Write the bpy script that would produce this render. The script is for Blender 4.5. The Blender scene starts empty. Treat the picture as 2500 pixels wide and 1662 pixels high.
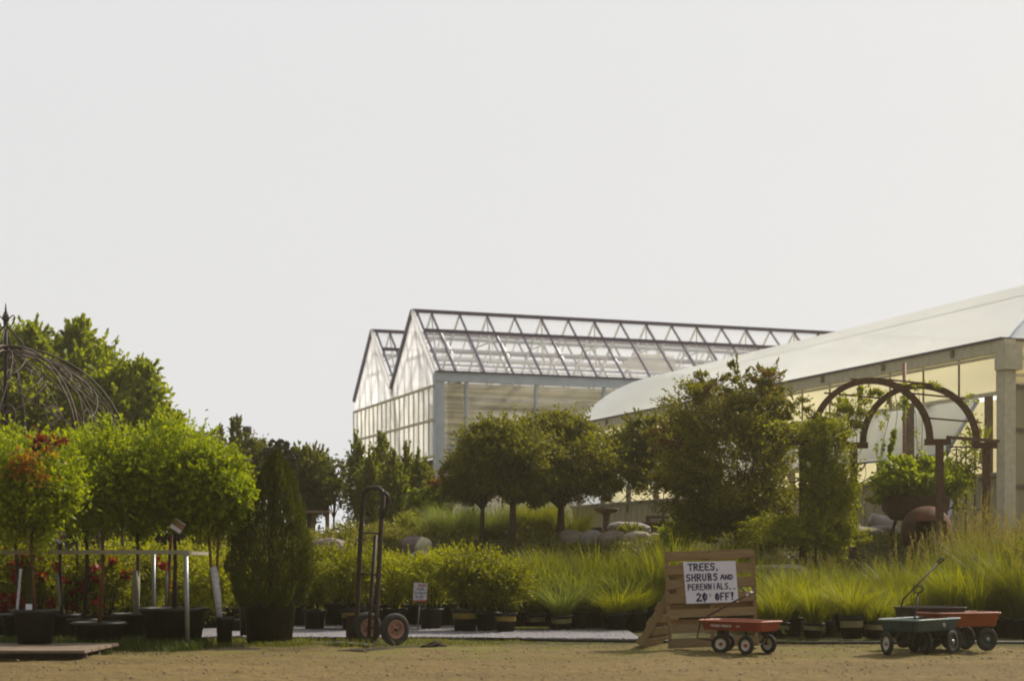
import bpy, math, random
import numpy as np
from mathutils import Vector, Matrix
PI = math.pi
S = bpy.context.scene
C = S.collection

# ---------------------------------------------------------------- camera, sky, sun
F, HX, HY, HC = 4000.0, 1250.0, 1360.0, 1.1      # focal length, horizon point (photo pixels), eye height
cam = bpy.data.cameras.new('camera'); camo = bpy.data.objects.new('camera', cam); C.objects.link(camo)
camo.location = (0, 0, HC); camo.rotation_euler = (math.radians(90), 0, 0)
cam.sensor_width = 36; cam.lens = 36*F/2500; cam.shift_y = (HY-831)/2500
cam.clip_start = .1; cam.clip_end = 3000
cam.dof.use_dof = True; cam.dof.focus_distance = 27; cam.dof.aperture_fstop = 1.5
S.camera = camo
S.view_settings.view_transform = 'Standard'; S.view_settings.look = 'None'
S.view_settings.exposure = .32; S.view_settings.gamma = 1
S.cycles.filter_width = 1.9
S.cycles.max_bounces = 8; S.cycles.transparent_max_bounces = 24
S.cycles.diffuse_bounces = 4; S.cycles.transmission_bounces = 6

SUNV = Vector((.60, .52, .72)).normalized()
W = bpy.data.worlds.new('World'); S.world = W; W.use_nodes = True
nt = W.node_tree; nt.nodes.clear()
out = nt.nodes.new('ShaderNodeOutputWorld')
sky = nt.nodes.new('ShaderNodeTexSky'); sky.sky_type = 'NISHITA'; sky.sun_disc = False
sky.sun_elevation = math.asin(SUNV.z); sky.sun_rotation = math.atan2(SUNV.x, SUNV.y)
sky.air_density = 1.5; sky.dust_density = 4
b1 = nt.nodes.new('ShaderNodeBackground'); b1.inputs[1].default_value = .08
nt.links.new(sky.outputs[0], b1.inputs[0])
tc = nt.nodes.new('ShaderNodeTexCoord'); sep = nt.nodes.new('ShaderNodeSeparateXYZ')
nt.links.new(tc.outputs['Generated'], sep.inputs[0])
cr = nt.nodes.new('ShaderNodeValToRGB')          # overcast layer: brighter band low over the horizon
e = cr.color_ramp.elements
e[0].position = 0; e[0].color = (.835, .84, .86, 1)
e[1].position = .25; e[1].color = (.79, .795, .81, 1)
m = e.new(.09); m.color = (.825, .83, .85, 1); m = e.new(.17); m.color = (.805, .81, .83, 1)
nt.links.new(sep.outputs['Z'], cr.inputs[0])
b2 = nt.nodes.new('ShaderNodeBackground'); nt.links.new(cr.outputs[0], b2.inputs[0]); b2.inputs[1].default_value = 1
dt = nt.nodes.new('ShaderNodeVectorMath'); dt.operation = 'DOT_PRODUCT'; dt.inputs[1].default_value = (.6, .8, .25); nt.links.new(tc.outputs['Generated'], dt.inputs[0])
mr_ = nt.nodes.new('ShaderNodeMapRange'); mr_.interpolation_type = 'SMOOTHSTEP'      # cloud cover is brightest on the sun's side
for i_, v_ in ((1, -.6), (2, .55), (3, .34), (4, .81)): mr_.inputs[i_].default_value = v_
nt.links.new(dt.outputs['Value'], mr_.inputs[0]); nt.links.new(mr_.outputs[0], b2.inputs[1])
mx = nt.nodes.new('ShaderNodeMixShader'); mx.inputs[0].default_value = .96
nt.links.new(b1.outputs[0], mx.inputs[1]); nt.links.new(b2.outputs[0], mx.inputs[2]); nt.links.new(mx.outputs[0], out.inputs[0])

sl = bpy.data.lights.new('sun', 'SUN'); sl.energy = 4.4; sl.angle = math.radians(6); sl.color = (1, .91, .78)
slo = bpy.data.objects.new('sun', sl); C.objects.link(slo)
slo.rotation_euler = SUNV.to_track_quat('Z', 'Y').to_euler(); slo.location = (20, 20, 30)

# ---------------------------------------------------------------- helpers
def P(px, py, Y):
    return Vector(((px-HX)/F*Y, Y, HC+(HY-py)/F*Y))
def sm(t):
    t = np.clip(t, 0, 1); return t*t*(3-2*t)
def hgt(x, y):
    a = np.clip((np.asarray(x, float)-1.5)/3.0, 0, 1)
    s0 = 27.0-1.9*a; L = 4.6-.6*a
    return 1.45*sm((np.asarray(y, float)-s0)/L)
def G(px, Y, dz=0):
    x = (px-HX)/F*Y; return Vector((x, Y, float(hgt(x, Y))+dz))

def principled(name, col, rough=.6, metal=0, col2=None, scale=8, bump=0, bscale=60, island=0, transl=0, tcol=None, spec=.3, stretch=None):
    m = bpy.data.materials.new(name); m.use_nodes = True
    n = m.node_tree; N = n.nodes; L = n.links
    p = N['Principled BSDF']; p.inputs['Roughness'].default_value = rough; p.inputs['Metallic'].default_value = metal
    p.inputs['Specular IOR Level'].default_value = spec
    c4 = lambda c: (c[0], c[1], c[2], 1)
    col2 = col2 or tuple(v*.75 for v in col)
    tcn = N.new('ShaderNodeTexCoord'); src = tcn.outputs['Object']
    if stretch:
        mp = N.new('ShaderNodeMapping'); mp.inputs['Scale'].default_value = stretch; L.new(src, mp.inputs[0]); src = mp.outputs[0]
    nz = N.new('ShaderNodeTexNoise'); nz.inputs['Scale'].default_value = scale; nz.inputs['Detail'].default_value = 5
    L.new(src, nz.inputs['Vector'])
    r = N.new('ShaderNodeMapRange'); r.inputs[1].default_value = .3; r.inputs[2].default_value = .7; L.new(nz.outputs[0], r.inputs[0])
    fac = r.outputs[0]
    if island:
        g = N.new('ShaderNodeNewGeometry'); mm = N.new('ShaderNodeMix'); mm.data_type = 'FLOAT'
        mm.inputs[0].default_value = island; L.new(r.outputs[0], mm.inputs[2]); L.new(g.outputs['Random Per Island'], mm.inputs[3]); fac = mm.outputs[0]
    mc = N.new('ShaderNodeMix'); mc.data_type = 'RGBA'; mc.inputs[6].default_value = c4(col); mc.inputs[7].default_value = c4(col2)
    L.new(fac, mc.inputs[0]); L.new(mc.outputs[2], p.inputs['Base Color'])
    if bump:
        bz = N.new('ShaderNodeTexNoise'); bz.inputs['Scale'].default_value = bscale; bz.inputs['Detail'].default_value = 6; L.new(src, bz.inputs['Vector'])
        bp = N.new('ShaderNodeBump'); bp.inputs['Strength'].default_value = bump; bp.inputs['Distance'].default_value = .02
        L.new(bz.outputs[0], bp.inputs['Height']); L.new(bp.outputs[0], p.inputs['Normal'])
    if transl:
        t = N.new('ShaderNodeBsdfTranslucent')
        if tcol:
            tm = N.new('ShaderNodeMix'); tm.data_type = 'RGBA'; tm.blend_type = 'MULTIPLY'; tm.inputs[0].default_value = 1
            tm.inputs[7].default_value = c4(tcol); L.new(mc.outputs[2], tm.inputs[6]); L.new(tm.outputs[2], t.inputs[0])
        else: L.new(mc.outputs[2], t.inputs[0])
        ms = N.new('ShaderNodeMixShader'); ms.inputs[0].default_value = transl
        L.new(p.outputs[0], ms.inputs[1]); L.new(t.outputs[0], ms.inputs[2]); L.new(ms.outputs[0], N['Material Output'].inputs[0])
    return m
def leafmat(name, a, b, transl=.45, island=.6, scale=2.5):
    return principled(name, a, .55, 0, b, scale, island=island, transl=transl, tcol=(1.6, 1.5, .6), spec=.25)
def glassy(name, col, clear=.6, transl=.5, rough=.3, bands=None):
    """thin greenhouse glazing: part clear, part milky"""
    m = bpy.data.materials.new(name); m.use_nodes = True; n = m.node_tree; N = n.nodes; L = n.links
    p = N['Principled BSDF']; p.inputs['Roughness'].default_value = rough
    tcn = N.new('ShaderNodeTexCoord'); nz = N.new('ShaderNodeTexNoise'); nz.inputs['Scale'].default_value = .8
    mp = N.new('ShaderNodeMapping'); mp.inputs['Scale'].default_value = (.25, .25, bands or 1)
    L.new(tcn.outputs['Object'], mp.inputs[0]); L.new(mp.outputs[0], nz.inputs['Vector']); nz.inputs['Detail'].default_value = 4
    mc = N.new('ShaderNodeMix'); mc.data_type = 'RGBA'
    mc.inputs[6].default_value = (*[v*(.55 if bands else .9) for v in col], 1); mc.inputs[7].default_value = (*col, 1)
    mr = N.new('ShaderNodeMapRange'); mr.inputs[1].default_value = .38; mr.inputs[2].default_value = .6
    L.new(nz.outputs[0], mr.inputs[0]); L.new(mr.outputs[0], mc.inputs[0]); L.new(mc.outputs[2], p.inputs['Base Color'])
    t = N.new('ShaderNodeBsdfTranslucent'); L.new(mc.outputs[2], t.inputs[0])
    ms = N.new('ShaderNodeMixShader'); ms.inputs[0].default_value = transl; L.new(p.outputs[0], ms.inputs[1]); L.new(t.outputs[0], ms.inputs[2])
    tr = N.new('ShaderNodeBsdfTransparent'); m2 = N.new('ShaderNodeMixShader'); m2.inputs[0].default_value = clear
    L.new(ms.outputs[0], m2.inputs[1]); L.new(tr.outputs[0], m2.inputs[2]); L.new(m2.outputs[0], N['Material Output'].inputs[0])
    return m

def tag(o, label=None, cat=None, group=None, kind=None):
    if label: o['label'] = label
    if cat: o['category'] = cat
    if group: o['group'] = group
    if kind: o['kind'] = kind
    return o
def thing(name, label, cat, loc=(0, 0, 0), rz=0, group=None):
    o = bpy.data.objects.new(name, None); C.objects.link(o); o.location = loc; o.rotation_euler = (0, 0, rz)
    o.empty_display_size = .1
    return tag(o, label, cat, group)
def link(name, me, mat, parent=None):
    o = bpy.data.objects.new(name, me); C.objects.link(o); me.materials.append(mat) if mat else None
    if parent: o.parent = parent
    return o
def dup(root, loc=None, rz=None, sc=None, label=None, group=None):
    r = root.copy(); C.objects.link(r)
    if loc is not None: r.location = loc
    if rz is not None: r.rotation_euler = (0, 0, rz)
    if sc is not None: r.scale = (sc, sc, sc) if isinstance(sc, (int, float)) else sc
    if label: r['label'] = label
    if group: r['group'] = group
    def rec(a, b):
        for ch in list(a.children):
            c = ch.copy(); C.objects.link(c); c.parent = b; rec(ch, c)
    rec(root, r)
    return r

class MB:
    """collects shapes into one mesh"""
    def __init__(s): s.v = []; s.f = []; s.sm = []
    def add(s, vs, fs, smooth=False):
        o = len(s.v); s.v += [tuple(v) for v in vs]; s.f += [tuple(i+o for i in f) for f in fs]; s.sm += [smooth]*len(fs); return s
    def box(s, c, d, M=None, bev=0):
        x, y, z = [a/2 for a in d]; c = Vector(c)
        if bev:
            b = bev; vs = []
            for sz in (-1, 1):
                for (ix, iy) in ((1, 0), (0, 1)):
                    pass
            pts = [(-x+b, -y), (x-b, -y), (x, -y+b), (x, y-b), (x-b, y), (-x+b, y), (-x, y-b), (-x, -y+b)]
            vs = [Vector((p[0], p[1], -z+b*.0)) for p in pts]+[Vector((p[0], p[1], z)) for p in pts]
            fs = [tuple(range(7, -1, -1)), tuple(range(8, 16))]+[(i, (i+1) % 8, 8+(i+1) % 8, 8+i) for i in range(8)]
        else:
            vs = [Vector((a*x, b_*y, e_*z)) for e_ in (-1, 1) for a, b_ in ((-1, -1), (1, -1), (1, 1), (-1, 1))]
            fs = [(3, 2, 1, 0), (4, 5, 6, 7), (0, 1, 5, 4), (1, 2, 6, 5), (2, 3, 7, 6), (3, 0, 4, 7)]
        if M is not None: vs = [M @ v for v in vs]
        return s.add([c+v for v in vs], fs)
    def beam(s, a, b, w, h, up=(0, 0, 1)):
        a = Vector(a); b = Vector(b); d = b-a; L = d.length; d.normalize(); u = Vector(up)
        if abs(d.dot(u)) > .98: u = Vector((1, 0, 0))
        r = d.cross(u).normalized(); u = r.cross(d)
        M = Matrix((d, r, u)).transposed()
        return s.box((a+b)/2, (L, w, h), M)
    def tube(s, pts, r, n=8, cap=True, closed=False):
        pts = [Vector(p) for p in pts]; rs = r if isinstance(r, (list, tuple)) else [r]*len(pts)
        vs = []; up = None; K = len(pts)
        for i, p in enumerate(pts):
            if closed: d = pts[(i+1) % K]-pts[i-1]
            else: d = pts[min(i+1, K-1)]-pts[max(i-1, 0)]
            d.normalize()
            if up is None: up = Vector((0, 0, 1)) if abs(d.z) < .9 else Vector((1, 0, 0))
            x = d.cross(up).normalized(); up = x.cross(d)
            for k in range(n):
                t = 2*PI*k/n; vs.append(p+(x*math.cos(t)+up*math.sin(t))*rs[i])
        fs = []
        for i in range(K if closed else K-1):
            j = (i+1) % K
            for k in range(n): fs.append((i*n+k, i*n+(k+1) % n, j*n+(k+1) % n, j*n+k))
        if cap and not closed: fs += [tuple(range(n-1, -1, -1)), tuple((K-1)*n+k for k in range(n))]
        return s.add(vs, fs, True)
    def lathe(s, prof, c=(0, 0, 0), n=24, M=None, smooth=True):
        c = Vector(c); vs = []
        for r, z in prof:
            for k in range(n):
                v = Vector((r*math.cos(2*PI*k/n), r*math.sin(2*PI*k/n), z))
                vs.append(c+(M @ v if M is not None else v))
        fs = [(i*n+k, i*n+(k+1) % n, (i+1)*n+(k+1) % n, (i+1)*n+k) for i in range(len(prof)-1) for k in range(n)]
        return s.add(vs, fs, smooth)
    def sheet(s, pts, th=.01):
        pts = [Vector(p) for p in pts]; nn = (pts[1]-pts[0]).cross(pts[2]-pts[0]).normalized()*th/2; n = len(pts)
        vs = [p+nn for p in pts]+[p-nn for p in pts]
        return s.add(vs, [tuple(range(n)), tuple(range(2*n-1, n-1, -1))]+[(i, n+i, n+(i+1) % n, (i+1) % n) for i in range(n)])
    def build(s, name, mat, parent=None, world=False):
        me = bpy.data.meshes.new(name)
        v = s.v
        if world and parent is not None:
            l = parent.location; v = [(a-l.x, b-l.y, c-l.z) for a, b, c in v]
        me.from_pydata(v, [], s.f); me.polygons.foreach_set('use_smooth', s.sm); me.update()
        return link(name, me, mat, parent)

def npm(name, V, Fc):
    me = bpy.data.meshes.new(name); V = np.asarray(V, np.float32); Fc = np.asarray(Fc, np.int32); k = Fc.shape[1]
    me.vertices.add(len(V)); me.vertices.foreach_set('co', V.ravel())
    me.loops.add(Fc.size); me.loops.foreach_set('vertex_index', Fc.ravel())
    me.polygons.add(len(Fc)); me.polygons.foreach_set('loop_start', np.arange(0, Fc.size, k, dtype=np.int32))
    me.update(calc_edges=True); me.validate(); return me
def leaves(rg, pts, size, asp=.5, out=None, jit=1.0, droop=0.0):
    """folded kite leaves at pts; out = preferred direction (N,3)"""
    n = len(pts)
    d = rg.normal(size=(n, 3))*jit
    if out is not None: d = d+out*1.2
    d[:, 2] -= droop
    d /= np.linalg.norm(d, axis=1)[:, None]+1e-9
    u = rg.normal(size=(n, 3)); x = np.cross(d, u); x /= np.linalg.norm(x, axis=1)[:, None]+1e-9; nn = np.cross(x, d)
    s = size*rg.uniform(.6, 1.3, n)[:, None]
    V = np.empty((n, 4, 3)); V[:, 0] = pts-d*s*.5; V[:, 2] = pts+d*s*.5
    V[:, 1] = pts+x*s*asp*.5+nn*s*.12; V[:, 3] = pts-x*s*asp*.5+nn*s*.12
    return V.reshape(-1, 3), np.arange(4*n).reshape(n, 4)
def clumpy(rg, c, rad, nclump, nleaf, clump=.28, shell=.55, low=-1.0, squash=1.0):
    """points gathered in clumps through an ellipsoid; returns pts, outward directions"""
    c = np.array(c, float); rad = np.array(rad, float)
    d = rg.normal(size=(nclump, 3)); d /= np.linalg.norm(d, axis=1)[:, None]
    d[:, 2] = np.maximum(d[:, 2], low)
    r = rg.uniform(shell**3, 1, nclump)**(1/3)*rg.uniform(.78, 1.16, nclump)
    cc = d*r[:, None]
    wt = rg.uniform(.4, 1.6, nclump); per = rg.multinomial(nleaf, wt/wt.sum())
    idx = np.repeat(np.arange(nclump), per)
    off = rg.normal(size=(nleaf, 3))*clump*.5*rg.uniform(.6, 1.3, nclump)[idx][:, None]; off[:, 2] *= squash
    p = cc[idx]+off
    o = p/(np.linalg.norm(p, axis=1)[:, None]+1e-6)
    return c+p*rad, o
def crown(name, rg, lobes, size, mat, parent, asp=.5, clump=.28, shell=.5, squash=1.0, droop=0, jit=1.0, sprig=1.0):
    Vs = []; Fs = []; k = 0
    for (c, rad, nc, nl) in lobes:
        p, o = clumpy(rg, c, rad, nc, nl, clump, shell, squash=squash)
        if sprig and nl > 400:      # loose shoots standing out of the outline
            ns = int(nc*.9); m_ = 16; d = rg.normal(size=(ns, 3)); d[:, 2] = np.abs(d[:, 2])*.9-.15; d /= np.linalg.norm(d, axis=1)[:, None]
            e_ = rg.uniform(.12, .42, ns)*sprig; t_ = np.linspace(0, 1, m_)[None, :, None]
            q = d[:, None, :]*(.8+t_*(.2+e_[:, None, None]))+rg.normal(size=(ns, m_, 3))*.035*(1.3-t_); q[:, :, 2] += .06*t_[:, :, 0]
            q = q.reshape(-1, 3); p = np.concatenate([p, np.array(c)+q*np.array(rad)]); o = np.concatenate([o, q])
        v, f = leaves(rg, p, size, asp, o, jit, droop); Vs.append(v); Fs.append(f+k); k += len(v)
    return link(name, npm(name, np.concatenate(Vs), np.concatenate(Fs)), mat, parent)
def bladev(rg, n, rb, L, w, spread, droop, segs=4, c=(0, 0, 0), wind=(0, 0)):
    a = rg.uniform(0, 2*PI, n); rr = np.sqrt(rg.uniform(0, 1, n))*rb
    b = np.stack([np.cos(a)*rr, np.sin(a)*rr, np.zeros(n)], 1)+np.array(c)
    az = a+rg.normal(0, .7, n); d = np.stack([np.cos(az), np.sin(az), 0*az], 1)
    ln = L*rg.uniform(.55, 1.1, n); lean = np.abs(rg.normal(spread, spread*.5, n)); dr = np.abs(rg.normal(droop, droop*.5, n))
    sx = np.stack([-np.sin(az), np.cos(az), 0*az], 1)
    ang = rg.uniform(0, PI, n); sx = sx*np.cos(ang)[:, None]+d*np.sin(ang)[:, None]*.6
    V = np.empty((n, segs+1, 2, 3))
    for i in range(segs+1):
        t = i/segs
        p = b+d*(ln*(lean*t+dr*t*t))[:, None]+np.array([0, 0, 1])*(ln*(t*np.sqrt(np.maximum(1-lean**2*.5, .2))-dr*t**3*.55))[:, None]
        p[:, 0] += wind[0]*ln*t*t; p[:, 1] += wind[1]*ln*t*t
        ww = w*(1-t)**.6*(.5+.5*min(1, t*4+.3))
        V[:, i, 0] = p-sx*ww*.5; V[:, i, 1] = p+sx*ww*.5
    k = (segs+1)*2; base = np.arange(n)[:, None]*k
    Fq = np.concatenate([base+np.array([2*i, 2*i+1, 2*i+3, 2*i+2]) for i in range(segs)])
    return V.reshape(-1, 3), Fq
def merge(parts):
    Vs = []; Fs = []; k = 0
    for v, f in parts: Vs.append(v); Fs.append(f+k); k += len(v)
    return np.concatenate(Vs), np.concatenate(Fs)

# ---------------------------------------------------------------- materials
M = {}
M['black_plastic'] = principled('black_plastic', (.012, .012, .011), .55, col2=(.03, .028, .024), scale=6, spec=.35)
M['green_plastic'] = principled('green_plastic', (.02, .04, .02), .5, col2=(.012, .022, .012))
M['soil'] = principled('potting_soil', (.035, .022, .014), .95, bump=.6)
M['band'] = principled('pot_label_band', (.25, .18, .03), .6, col2=(.17, .12, .02), scale=30)
M['band_pale'] = principled('pale_label_band', (.26, .22, .11), .6)
M['bark'] = principled('bark', (.11, .062, .035), .9, col2=(.05, .03, .02), scale=20, bump=.6, stretch=(1, 1, .2))
M['bark_dark'] = principled('dark_bark', (.045, .03, .022), .9, bump=.5)
M['bark_orange'] = principled('orange_bark', (.2, .075, .03), .85, col2=(.1, .04, .02), bump=.4)
M['guard'] = principled('white_trunk_wrap', (.62, .6, .62), .7, col2=(.42, .4, .44), scale=25, bump=.4)
M['guard_old'] = principled('dull_trunk_wrap', (.3, .28, .2), .8, bump=.4)
M['galv'] = principled('galvanised_steel', (.30, .31, .31), .38, .6, scale=5)
M['alu'] = principled('aluminium_frame', (.50, .54, .58), .45, .2, col2=(.40, .44, .48), scale=3)
M['purple'] = principled('dark_roof_bar', (.085, .062, .13), .5, .1)
M['white'] = glassy('white_sheet_panel', (.99, .99, 1.0), .42, .9)
M['rust'] = principled('rusted_iron', (.13, .065, .034), .85, col2=(.07, .035, .02), bump=.5, scale=14)
M['rust_bright'] = principled('bright_rust', (.15, .05, .016), .85, col2=(.05, .025, .014), bump=.5, scale=5)
M['iron'] = principled('dark_wrought_iron', (.06, .045, .042), .6, .3, col2=(.03, .022, .022))
M['iron_pale'] = principled('weathered_iron', (.14, .11, .085), .7, .2, col2=(.06, .045, .04))
M['dolly'] = principled('brown_painted_steel', (.028, .018, .014), .6, .1, col2=(.05, .03, .022))
M['rubber'] = principled('rubber', (.02, .019, .018), .8, col2=(.035, .03, .026), bump=.2)
M['rim_pink'] = principled('faded_red_rim', (.36, .19, .14), .6, col2=(.25, .12, .08), scale=12)
M['rim_white'] = principled('cream_rim', (.72, .70, .56), .45, col2=(.58, .56, .44))
M['hub_red'] = principled('red_hub', (.42, .05, .06), .5)
M['red'] = principled('red_wagon_paint', (.26, .028, .012), .45, col2=(.2, .03, .016), scale=16, bump=.15, spec=.5)
M['red_rim'] = principled('red_rim_highlight', (.62, .26, .17), .45)  # red lightened on the rim, the sky's highlight painted in
M['orange'] = principled('faded_orange_paint', (.25, .05, .01), .5, col2=(.2, .045, .012), scale=5)
M['teal'] = principled('faded_teal_paint', (.032, .065, .066), .55, col2=(.022, .036, .036), scale=9)
M['teal_rim'] = principled('teal_rim_highlight', (.36, .46, .44), .4)  # rim teal made pale as a painted highlight
M['wood'] = principled('pallet_wood', (.34, .24, .12), .85, col2=(.2, .135, .065), scale=9, bump=.4, stretch=(.5, 2, 4), island=.3)
M['wood_grey'] = principled('weathered_wood', (.26, .2, .14), .9, col2=(.15, .11, .08), bump=.4)
M['wood_dark'] = principled('dark_siding', (.10, .065, .045), .85, col2=(.05, .035, .026), stretch=(6, 6, .4))
M['paper'] = principled('sign_board', (.74, .75, .84), .55, col2=(.68, .69, .78), scale=3)
M['ink'] = principled('purple_marker', (.055, .035, .11), .7, col2=(.03, .02, .07), scale=90)
M['ink_blue'] = principled('blue_ink', (.05, .1, .18), .7)
M['ink_red'] = principled('red_ink', (.4, .05, .05), .7)
M['white_ink'] = principled('white_lettering', (.7, .66, .6), .6)
M['frame_pale'] = principled('pale_yellowed_frame', (.66, .60, .42), .6, col2=(.52, .47, .33))
M['stone'] = principled('limestone', (.42, .37, .28), .9, col2=(.24, .2, .15), scale=3, bump=.9, bscale=9)
M['granite'] = principled('granite_boulder', (.34, .32, .30), .9, col2=(.17, .13, .12), scale=2.4, bump=.8, bscale=10)
M['granite_red'] = principled('brown_boulder', (.2, .14, .12), .9, col2=(.30, .26, .2), scale=2.2, bump=.8)
M['poly_y'] = glassy('yellow_polycarbonate', (.97, .92, .68), .22, .75)
M['poly_y2'] = glassy('ribbed_yellow_polycarbonate', (.95, .86, .52), .15, .7, bands=10)
M['poly_w'] = glassy('white_poly_film', (.90, .94, 1.0), .24, .9)
M['white_paint'] = principled('white_painted_tube', (.85, .85, .86), .4, col2=(.8, .8, .8))
M['slab'] = principled('pale_bounce_floor', (.6, .58, .52), .9)  # pale floor added inside the greenhouses to bounce light upward
M['glass_roof'] = glassy('roof_glass', (.95, .96, .98), .92, .6, .15)
M['glass_gable'] = glassy('gable_glazing', (.99, .99, .96), .5, .85, .2)
M['glass_side'] = glassy('side_glazing', (.74, .68, .5), .32, .55, .25, bands=9)
M['tan'] = principled('tan_corrugated_sheet', (.42, .36, .22), .7, col2=(.33, .28, .16), scale=2, stretch=(3, 3, .4))
M['duct'] = principled('brown_duct', (.12, .075, .06), .7)
M['grass_a'] = leafmat('grass_blades', (.20, .21, 0.0123), (.09, .105, 0.0052), .45)
M['grass_b'] = leafmat('blue_green_blades', (.22, .26, .07), (.10, .13, .035), .45)
M['grass_c'] = leafmat('yellow_green_blades', (.27, .28, 0.0077), (.14, .155, 0.0049), .45)
M['plume'] = leafmat('tan_seed_plumes', (.31, .265, .10), (.2, .17, .06), .3)
M['lawn'] = leafmat('short_grass', (.10, .12, 0.0049), (.16, .16, 0.0105), .3)
M['lawn_dark'] = leafmat('dark_grass', (.04, .06, 0.0042), (.06, .08, 0.0070), .3)
M['lf_bright'] = leafmat('bright_leaves', (.31, .35, 0.0042), (.12, .18, 0.0035), .52)
M['lf_shrub'] = leafmat('shrub_leaves', (.26, .27, 0.0056), (.10, .11, 0.0035), .45)
M['lf_shrub_y'] = leafmat('yellow_shrub_leaves', (.36, .37, 0.0070), (.18, .2, 0.0049), .45)
M['lf_apple'] = leafmat('tree_leaves', (.20, .20, 0.0140), (.11, .115, 0.0077), .45)
M['lf_mid'] = leafmat('dull_tree_leaves', (.14, .155, 0.0123), (.075, .085, 0.0063), .42)
M['lf_col'] = leafmat('columnar_leaves', (.22, .25, 0.0158), (.09, .10, 0.0084), .42)
M['lf_big'] = leafmat('broad_tree_leaves', (.29, .33, 0.0105), (.13, .17, 0.0070), .52)
M['lf_maple'] = leafmat('maple_leaves', (.21, .21, 0.0056), (.10, .095, 0.0035), .45)
M['lf_maple_red'] = leafmat('reddish_maple_leaves', (.16, .05, 0.0070), (.09, .06, 0.0042), .4)
M['lf_red'] = leafmat('red_leaves', (.2, .02, .012), (.1, .012, .01), .4)
M['lf_vine'] = leafmat('vine_leaves', (.34, .36, 0.0105), (.13, .14, 0.0056), .48)
M['lf_orange'] = leafmat('turning_leaves', (.42, .24, .02), (.30, .10, .015), .45)
M['lf_lime'] = leafmat('lime_leaves', (.26, .32, 0.0105), (.15, .2, 0.0070), .4)
M['lf_grey'] = leafmat('silver_leaves', (.24, .25, .17), (.12, .13, .08), .3)
M['lf_conifer'] = leafmat('conifer_needles', (.055, .065, 0.0028), (.09, .10, 0.0049), .25)
M['lf_dark'] = leafmat('dark_conifer', (.035, .04, 0.0077), (.02, .022, 0.0049), .2)
M['lf_cover'] = leafmat('perennial_leaves', (.24, .23, 0.0245), (.10, .105, 0.0087), .35, scale=1.2)
M['bloom_red'] = leafmat('red_petals', (.34, .012, .018), (.2, .01, .012), .3)
M['bloom_orange'] = leafmat('orange_petals', (.55, .22, .02), (.4, .12, .01), .3)
M['bloom_white'] = leafmat('white_petals', (.6, .6, .5), (.4, .4, .3), .3)
M['bloom_pink'] = leafmat('pink_petals', (.5, .2, .2), (.4, .15, .15), .3)

# ---------------------------------------------------------------- ground
def ground_material():
    m = bpy.data.materials.new('ground'); m.use_nodes = True; n = m.node_tree; N = n.nodes; L = n.links
    p = N['Principled BSDF']; p.inputs['Roughness'].default_value = .95; p.inputs['Specular IOR Level'].default_value = .1
    tcn = N.new('ShaderNodeTexCoord')
    def noise(s, d=6, r=.5, st=None):
        z = N.new('ShaderNodeTexNoise'); z.inputs['Scale'].default_value = s; z.inputs['Detail'].default_value = d
        if st:
            mp = N.new('ShaderNodeMapping'); mp.inputs['Scale'].default_value = st; L.new(tcn.outputs['Object'], mp.inputs[0]); L.new(mp.outputs[0], z.inputs[0])
        else: L.new(tcn.outputs['Object'], z.inputs[0])
        return z.outputs[0]
    def rng_(x, a, b, c=0, d=1):
        r = N.new('ShaderNodeMapRange'); r.inputs[1].default_value = a; r.inputs[2].default_value = b; r.inputs[3].default_value = c; r.inputs[4].default_value = d
        L.new(x, r.inputs[0]); return r.outputs[0]
    def mix(f, a, b):
        x = N.new('ShaderNodeMix'); x.data_type = 'RGBA'
        if isinstance(f, float): x.inputs[0].default_value = f
        else: L.new(f, x.inputs[0])
        for i, c in ((6, a), (7, b)):
            if isinstance(c, tuple): x.inputs[i].default_value = (*c, 1)
            else: L.new(c, x.inputs[i])
        return x.outputs[2]
    dirt = mix(rng_(noise(.5, 3, st=(.5, 1.4, 1)), .35, .65), (.172, .124, .048), (.128, .093, .036))
    dirt = mix(rng_(noise(9, 8, st=(.6, 1.5, 1)), .50, .62), dirt, (.105, .07, .03))
    dirt = mix(rng_(noise(2.2, 4, st=(.35, 1.6, 1)), .52, .62, 0, .45), dirt, (.12, .09, .04))
    dirt = mix(rng_(noise(28, 4), .62, .7), dirt, (.10, .065, .042))
    dirt = mix(rng_(noise(40, 3), .64, .7), dirt, (.27, .215, .12))
    soil = mix(rng_(noise(3, 6), .4, .6), (.05, .045, .02), (.085, .08, .025))
    sx = N.new('ShaderNodeSeparateXYZ'); L.new(tcn.outputs['Object'], sx.inputs[0])
    ad = N.new('ShaderNodeMath'); ad.operation = 'MULTIPLY_ADD'; L.new(noise(.9, 5), ad.inputs[0]); ad.inputs[1].default_value = 3.0; L.new(sx.outputs[1], ad.inputs[2])
    a = rng_(ad.outputs[0], 21.6, 22.6)
    # weedy green patches near the verge
    patch = N.new('ShaderNodeMath'); patch.operation = 'MULTIPLY'
    L.new(rng_(noise(1.6, 6), .42, .58), patch.inputs[0]); L.new(rng_(sx.outputs[1], 17.0, 19.6, 0, .85), patch.inputs[1])
    dirt = mix(patch.outputs[0], dirt, (.13, .12, .03))
    L.new(mix(a, dirt, soil), p.inputs['Base Color'])
    bp = N.new('ShaderNodeBump'); bp.inputs['Strength'].default_value = .8; bp.inputs['Distance'].default_value = .03
    L.new(noise(11, 10), bp.inputs['Height']); L.new(bp.outputs[0], p.inputs['Normal'])
    return m
xs = np.concatenate([np.linspace(-900, -30, 14), np.linspace(-25, 25, 251), np.linspace(30, 900, 14)])
ys = np.concatenate([np.linspace(-60, 8, 10), np.linspace(9, 40, 187), np.linspace(42, 80, 16), np.linspace(100, 1500, 12)])
rg = np.random.default_rng(3)
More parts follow.
